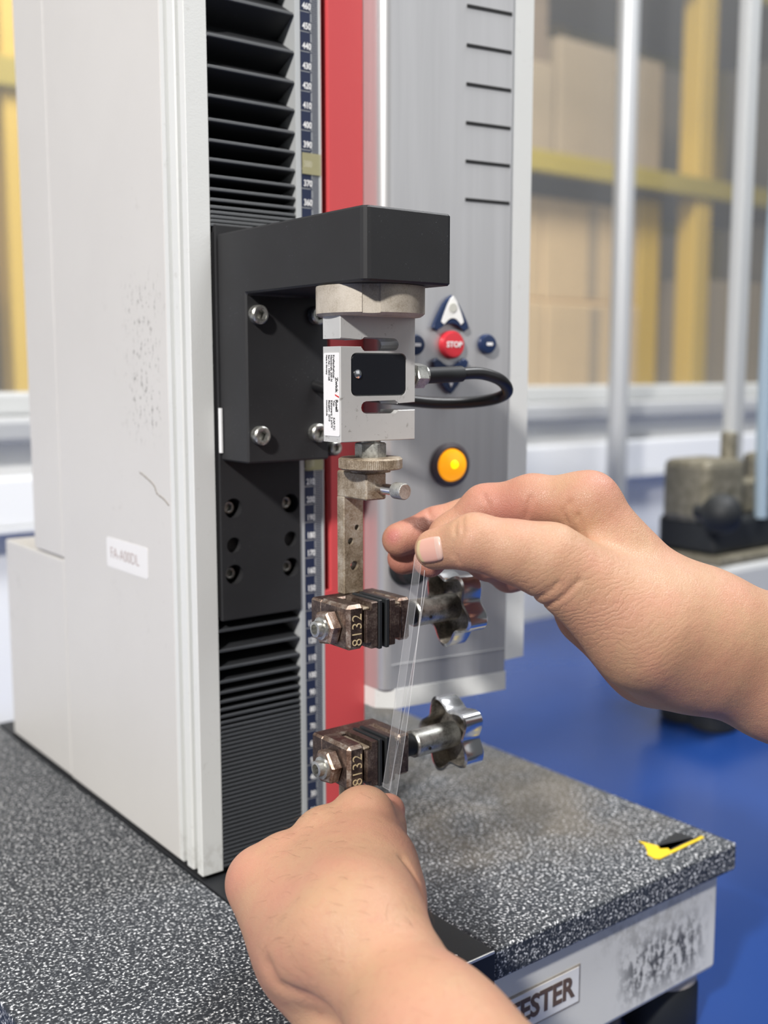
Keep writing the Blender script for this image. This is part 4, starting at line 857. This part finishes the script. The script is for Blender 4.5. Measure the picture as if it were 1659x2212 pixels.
# ------------------------------------------------------------------ clear film strips from the fingers to the lower jaws
def film(label, top, bot, wt, wb, width, bow):
    n = 26; V = []; F = []; MI = []; T = 0.00014
    top, bot, wt, wb, bow = (Vector(v) for v in (top, bot, wt, wb, bow))
    for i in range(n+1):
        t = i/n; c = top.lerp(bot, t) + bow*math.sin(PI*t); w_ = wt.lerp(wb, t).normalized(); tg = (bot-top).normalized(); nr = w_.cross(tg).normalized()
        for s, q in ((-1, 1), (1, 1), (1, -1), (-1, -1)): V.append(c + w_*(s*width/2) + nr*(q*T))
    for i in range(n):
        for k in range(4):
            a = i*4+k; b = i*4+(k+1) % 4; F.append((a, b, b+4, a+4)); MI.append(k % 2)
    F += [(0, 1, 2, 3), (n*4, n*4+3, n*4+2, n*4+1)]; MI += [1, 1]
    me = bpy.data.meshes.new('film_strip'); me.from_pydata([tuple(v) for v in V], [], F); me.polygons.foreach_set('material_index', MI); me.materials.append(M['film']); me.materials.append(M['film_edge'])
    return tag(link('film_strip', me), label, 'film strip', 'clear film strips held in the fingers')
hairs('arm_hair', B, [LJ['M3'], LJ['w3'], LJ['w4'], LJ['F']], (-0.6, 0.5, 0.2), la_, 190, 0.014, 5)
film('clear plastic film strip, the left one, hanging from the fingers into the lower grip', (-0.0255, -0.1310, 0.1935), (-0.0302, -0.1135, 0.0800), (0.15, 1, 0), (0.05, 1, 0), 0.0060, (0.0, -0.0003, 0))
film('clear plastic film strip, the right one, reaching from the fingers past the lower grip', (-0.0190, -0.1300, 0.1930), (-0.0285, -0.1160, 0.0780), (0.85, 0.5, 0), (0.1, 1, 0), 0.0065, (0.0004, -0.0008, 0))

# ------------------------------------------------------------------ second tester on the table, right behind
t2 = thing('testing_machine', 'blurred second tester with grey base, round pole and dark vise', 'machine', (0.80, 0.32, TZ))
bm = bmesh.new(); add_box(bm, (0.622, 0.1625, TZ+0.030), (1.10, 0.262, 0.070), 0.006); link_mesh('machine_base', bm, M['mach_grey'], t2)
for x, y in ((0.665, 0.195), (0.665, 0.235), (1.06, 0.195), (1.06, 0.235)):
    bm = bmesh.new(); add_cyl(bm, (x, y, TZ), (0, 0, 1), 0.026, 0.031, 28, 0.003); link_mesh('foot', bm, M['rubber'], t2, True)
bm = bmesh.new(); add_box(bm, (0.628, 0.168, 0.070), (1.09, 0.256, 0.080), 0.003); link_mesh('base_plate', bm, M['khaki'], t2)
bm = bmesh.new(); add_box(bm, (0.635, 0.180, 0.079), (0.86, 0.256, 0.118), 0.006); tag(link_mesh('vise_block', bm, M['rubber'], t2), 'black vise block')
for x0, x1 in ((0.632, 0.700), (0.775, 0.85)):
    bm = bmesh.new(); add_box(bm, (x0, 0.190, 0.112), (x1, 0.250, 0.180), 0.008); link_mesh('vise_jaw', bm, M['khaki'], t2)
bm = bmesh.new(); add_box(bm, (0.698, 0.200, 0.118), (0.78, 0.240, 0.152), 0.003); link_mesh('vise_saddle', bm, M['khaki'], t2)
bm = bmesh.new(); add_cyl(bm, (0.698, 0.212, 0.150), (0, 0, 1), 0.009, 0.058, 24, 0.002); link_mesh('vise_spindle', bm, M['khaki'], t2, True)
bm = bmesh.new()
bmesh.ops.create_uvsphere(bm, u_segments=24, v_segments=16, radius=0.021); bmesh.ops.translate(bm, vec=(0.622, 0.165, 0.128), verts=bm.verts); add_cyl(bm, (0.622, 0.168, 0.128), (0, 1, 0), 0.007, 0.028, 16)
tag(link_mesh('ball_knob', bm, M['rubber'], t2, True), 'black ball knob')
bm = bmesh.new(); add_box(bm, (0.694, 0.205, 0.078), (0.716, 0.220, 0.95), 0.004); tag(link_mesh('square_post', bm, M['mach_grey'], t2), 'pale square post')
bm = bmesh.new(); add_tube(bm, spline([(0.735, 0.19, 0.95), (0.735, 0.19, 0.70), (0.725, 0.185, 0.50), (0.712, 0.18, 0.36), (0.712, 0.18, 0.22), (0.715, 0.18, 0.115)], 8), 0.007, 12)
tag(link_mesh('air_hose', bm, mat('pale_blue_hose', (0.33, 0.42, 0.50), 0.4), t2, True), 'pale blue hose')

pole = thing('pipe_post', 'tall round silver pipe standing on the table before the window', 'pipe', (0.971, 0.60, TZ))
bm = bmesh.new(); add_cyl(bm, (0.971, 0.60, TZ+0.006), (0, 0, 1), 0.0155, 1.9, 32); link_mesh('pipe', bm, M['rail_grey'], pole, True)
bm = bmesh.new(); add_cyl(bm, (0.971, 0.60, TZ), (0, 0, 1), 0.035, 0.008, 32, 0.002); link_mesh('flange', bm, M['rail_grey'], pole, True)

# ------------------------------------------------------------------ warehouse racks seen through the window
def rack_box(name, lo, hi, m, label, cat='box', group=None):
    bm = bmesh.new(); add_box(bm, lo, hi, 0.01, 1)
    o = bpy.data.objects.new
    t = thing(name, label, cat, ((lo[0]+hi[0])/2, (lo[1]+hi[1])/2, lo[2]), group)
    link_mesh('carton', bm, m, t)
    zc = hi[2]; xc = (lo[0]+hi[0])/2
    bm = bmesh.new(); add_box(bm, (xc-0.03, lo[1]-0.004, lo[2]+0.02), (xc+0.03, lo[1]-0.0005, zc-0.02)); link_mesh('packing_tape', bm, M['cardboard_mid'], t)
    return t
RY = 2.60
rk = thing('storage_rack', 'yellow steel storage rack holding cartons behind the window', 'rack', (1.7, RY+0.3, -0.95))
def rpart(name, lo, hi, m):
    bm = bmesh.new(); add_box(bm, lo, hi, 0.006, 1); return link_mesh(name, bm, m, rk)

for x in (0.733, 2.30, 3.84, 5.2):
    rpart('upright', (x, RY, -0.95), (x+0.11, RY+0.11, 2.6), M['yellow_rack']); rpart('upright', (x, RY+0.9, -0.95), (x+0.11, RY+1.01, 2.6), M['yellow_rack'])
for z in (0.02, 1.045, 1.95):
    rpart('beam', (0.0, RY-0.03, z), (5.3, RY+0.0, z+0.085), M['olive_rack']); rpart('beam', (0.0, RY+0.92, z), (5.3, RY+0.95, z+0.085), M['olive_rack'])
    rpart('shelf_board', (0.0, RY+0.0, z+0.06), (5.3, RY+0.92, z+0.085), M['cardboard_dark'])
rpart('brace', (3.60, RY+0.12, 0.10), (3.74, RY+0.18, 1.05), M['yellow_rack'])
GB = 'cartons on the storage rack'
B = lambda x0, x1, y0, z0, h, m, lab: rack_box('cardboard_box', (x0, RY+y0, z0), (x1, RY+y0+0.6, z0+h), M[m], lab, 'box', GB)
B(2.42, 2.98, 0.10, 0.105, 0.46, 'cardboard', 'tan carton on the lower shelf beside the silver control panel')
B(2.99, 3.58, 0.10, 0.105, 0.46, 'cardboard', 'tan carton on the lower shelf right of the silver pole')
B(2.42, 2.98, 0.12, 0.567, 0.42, 'cardboard', 'tan carton on top of another beside the control panel')
B(2.99, 3.58, 0.12, 0.567, 0.42, 'cardboard', 'tan carton stacked right of the silver pole')
B(2.50, 3.08, 0.16, 1.13, 0.40, 'cardboard_mid', 'buff carton on the upper shelf beside the control panel')
B(3.10, 3.78, 0.16, 1.13, 0.52, 'cardboard_mid', 'buff carton on the upper shelf behind the silver pole')
B(2.50, 3.08, 0.20, 1.531, 0.36, 'cardboard_dark', 'dark brown carton on the very top left of the upper shelf')
B(0.12, 0.72, 0.10, 0.105, 0.36, 'cardboard_dark', 'dark brown carton at the left picture edge')
B(0.12, 0.72, 0.10, 0.467, 0.55, 'cardboard', 'tan carton at the left picture edge above the dark one')
B(0.85, 1.45, 0.10, 0.105, 0.50, 'cardboard', 'tan carton right of the left upright, mostly hidden by the column')
B(0.12, 0.72, 0.10, 1.13, 0.55, 'cardboard', 'tan carton in the top left picture corner')
B(3.96, 4.60, 0.10, 0.105, 0.60, 'cardboard_mid', 'buff carton beyond the right hand upright')
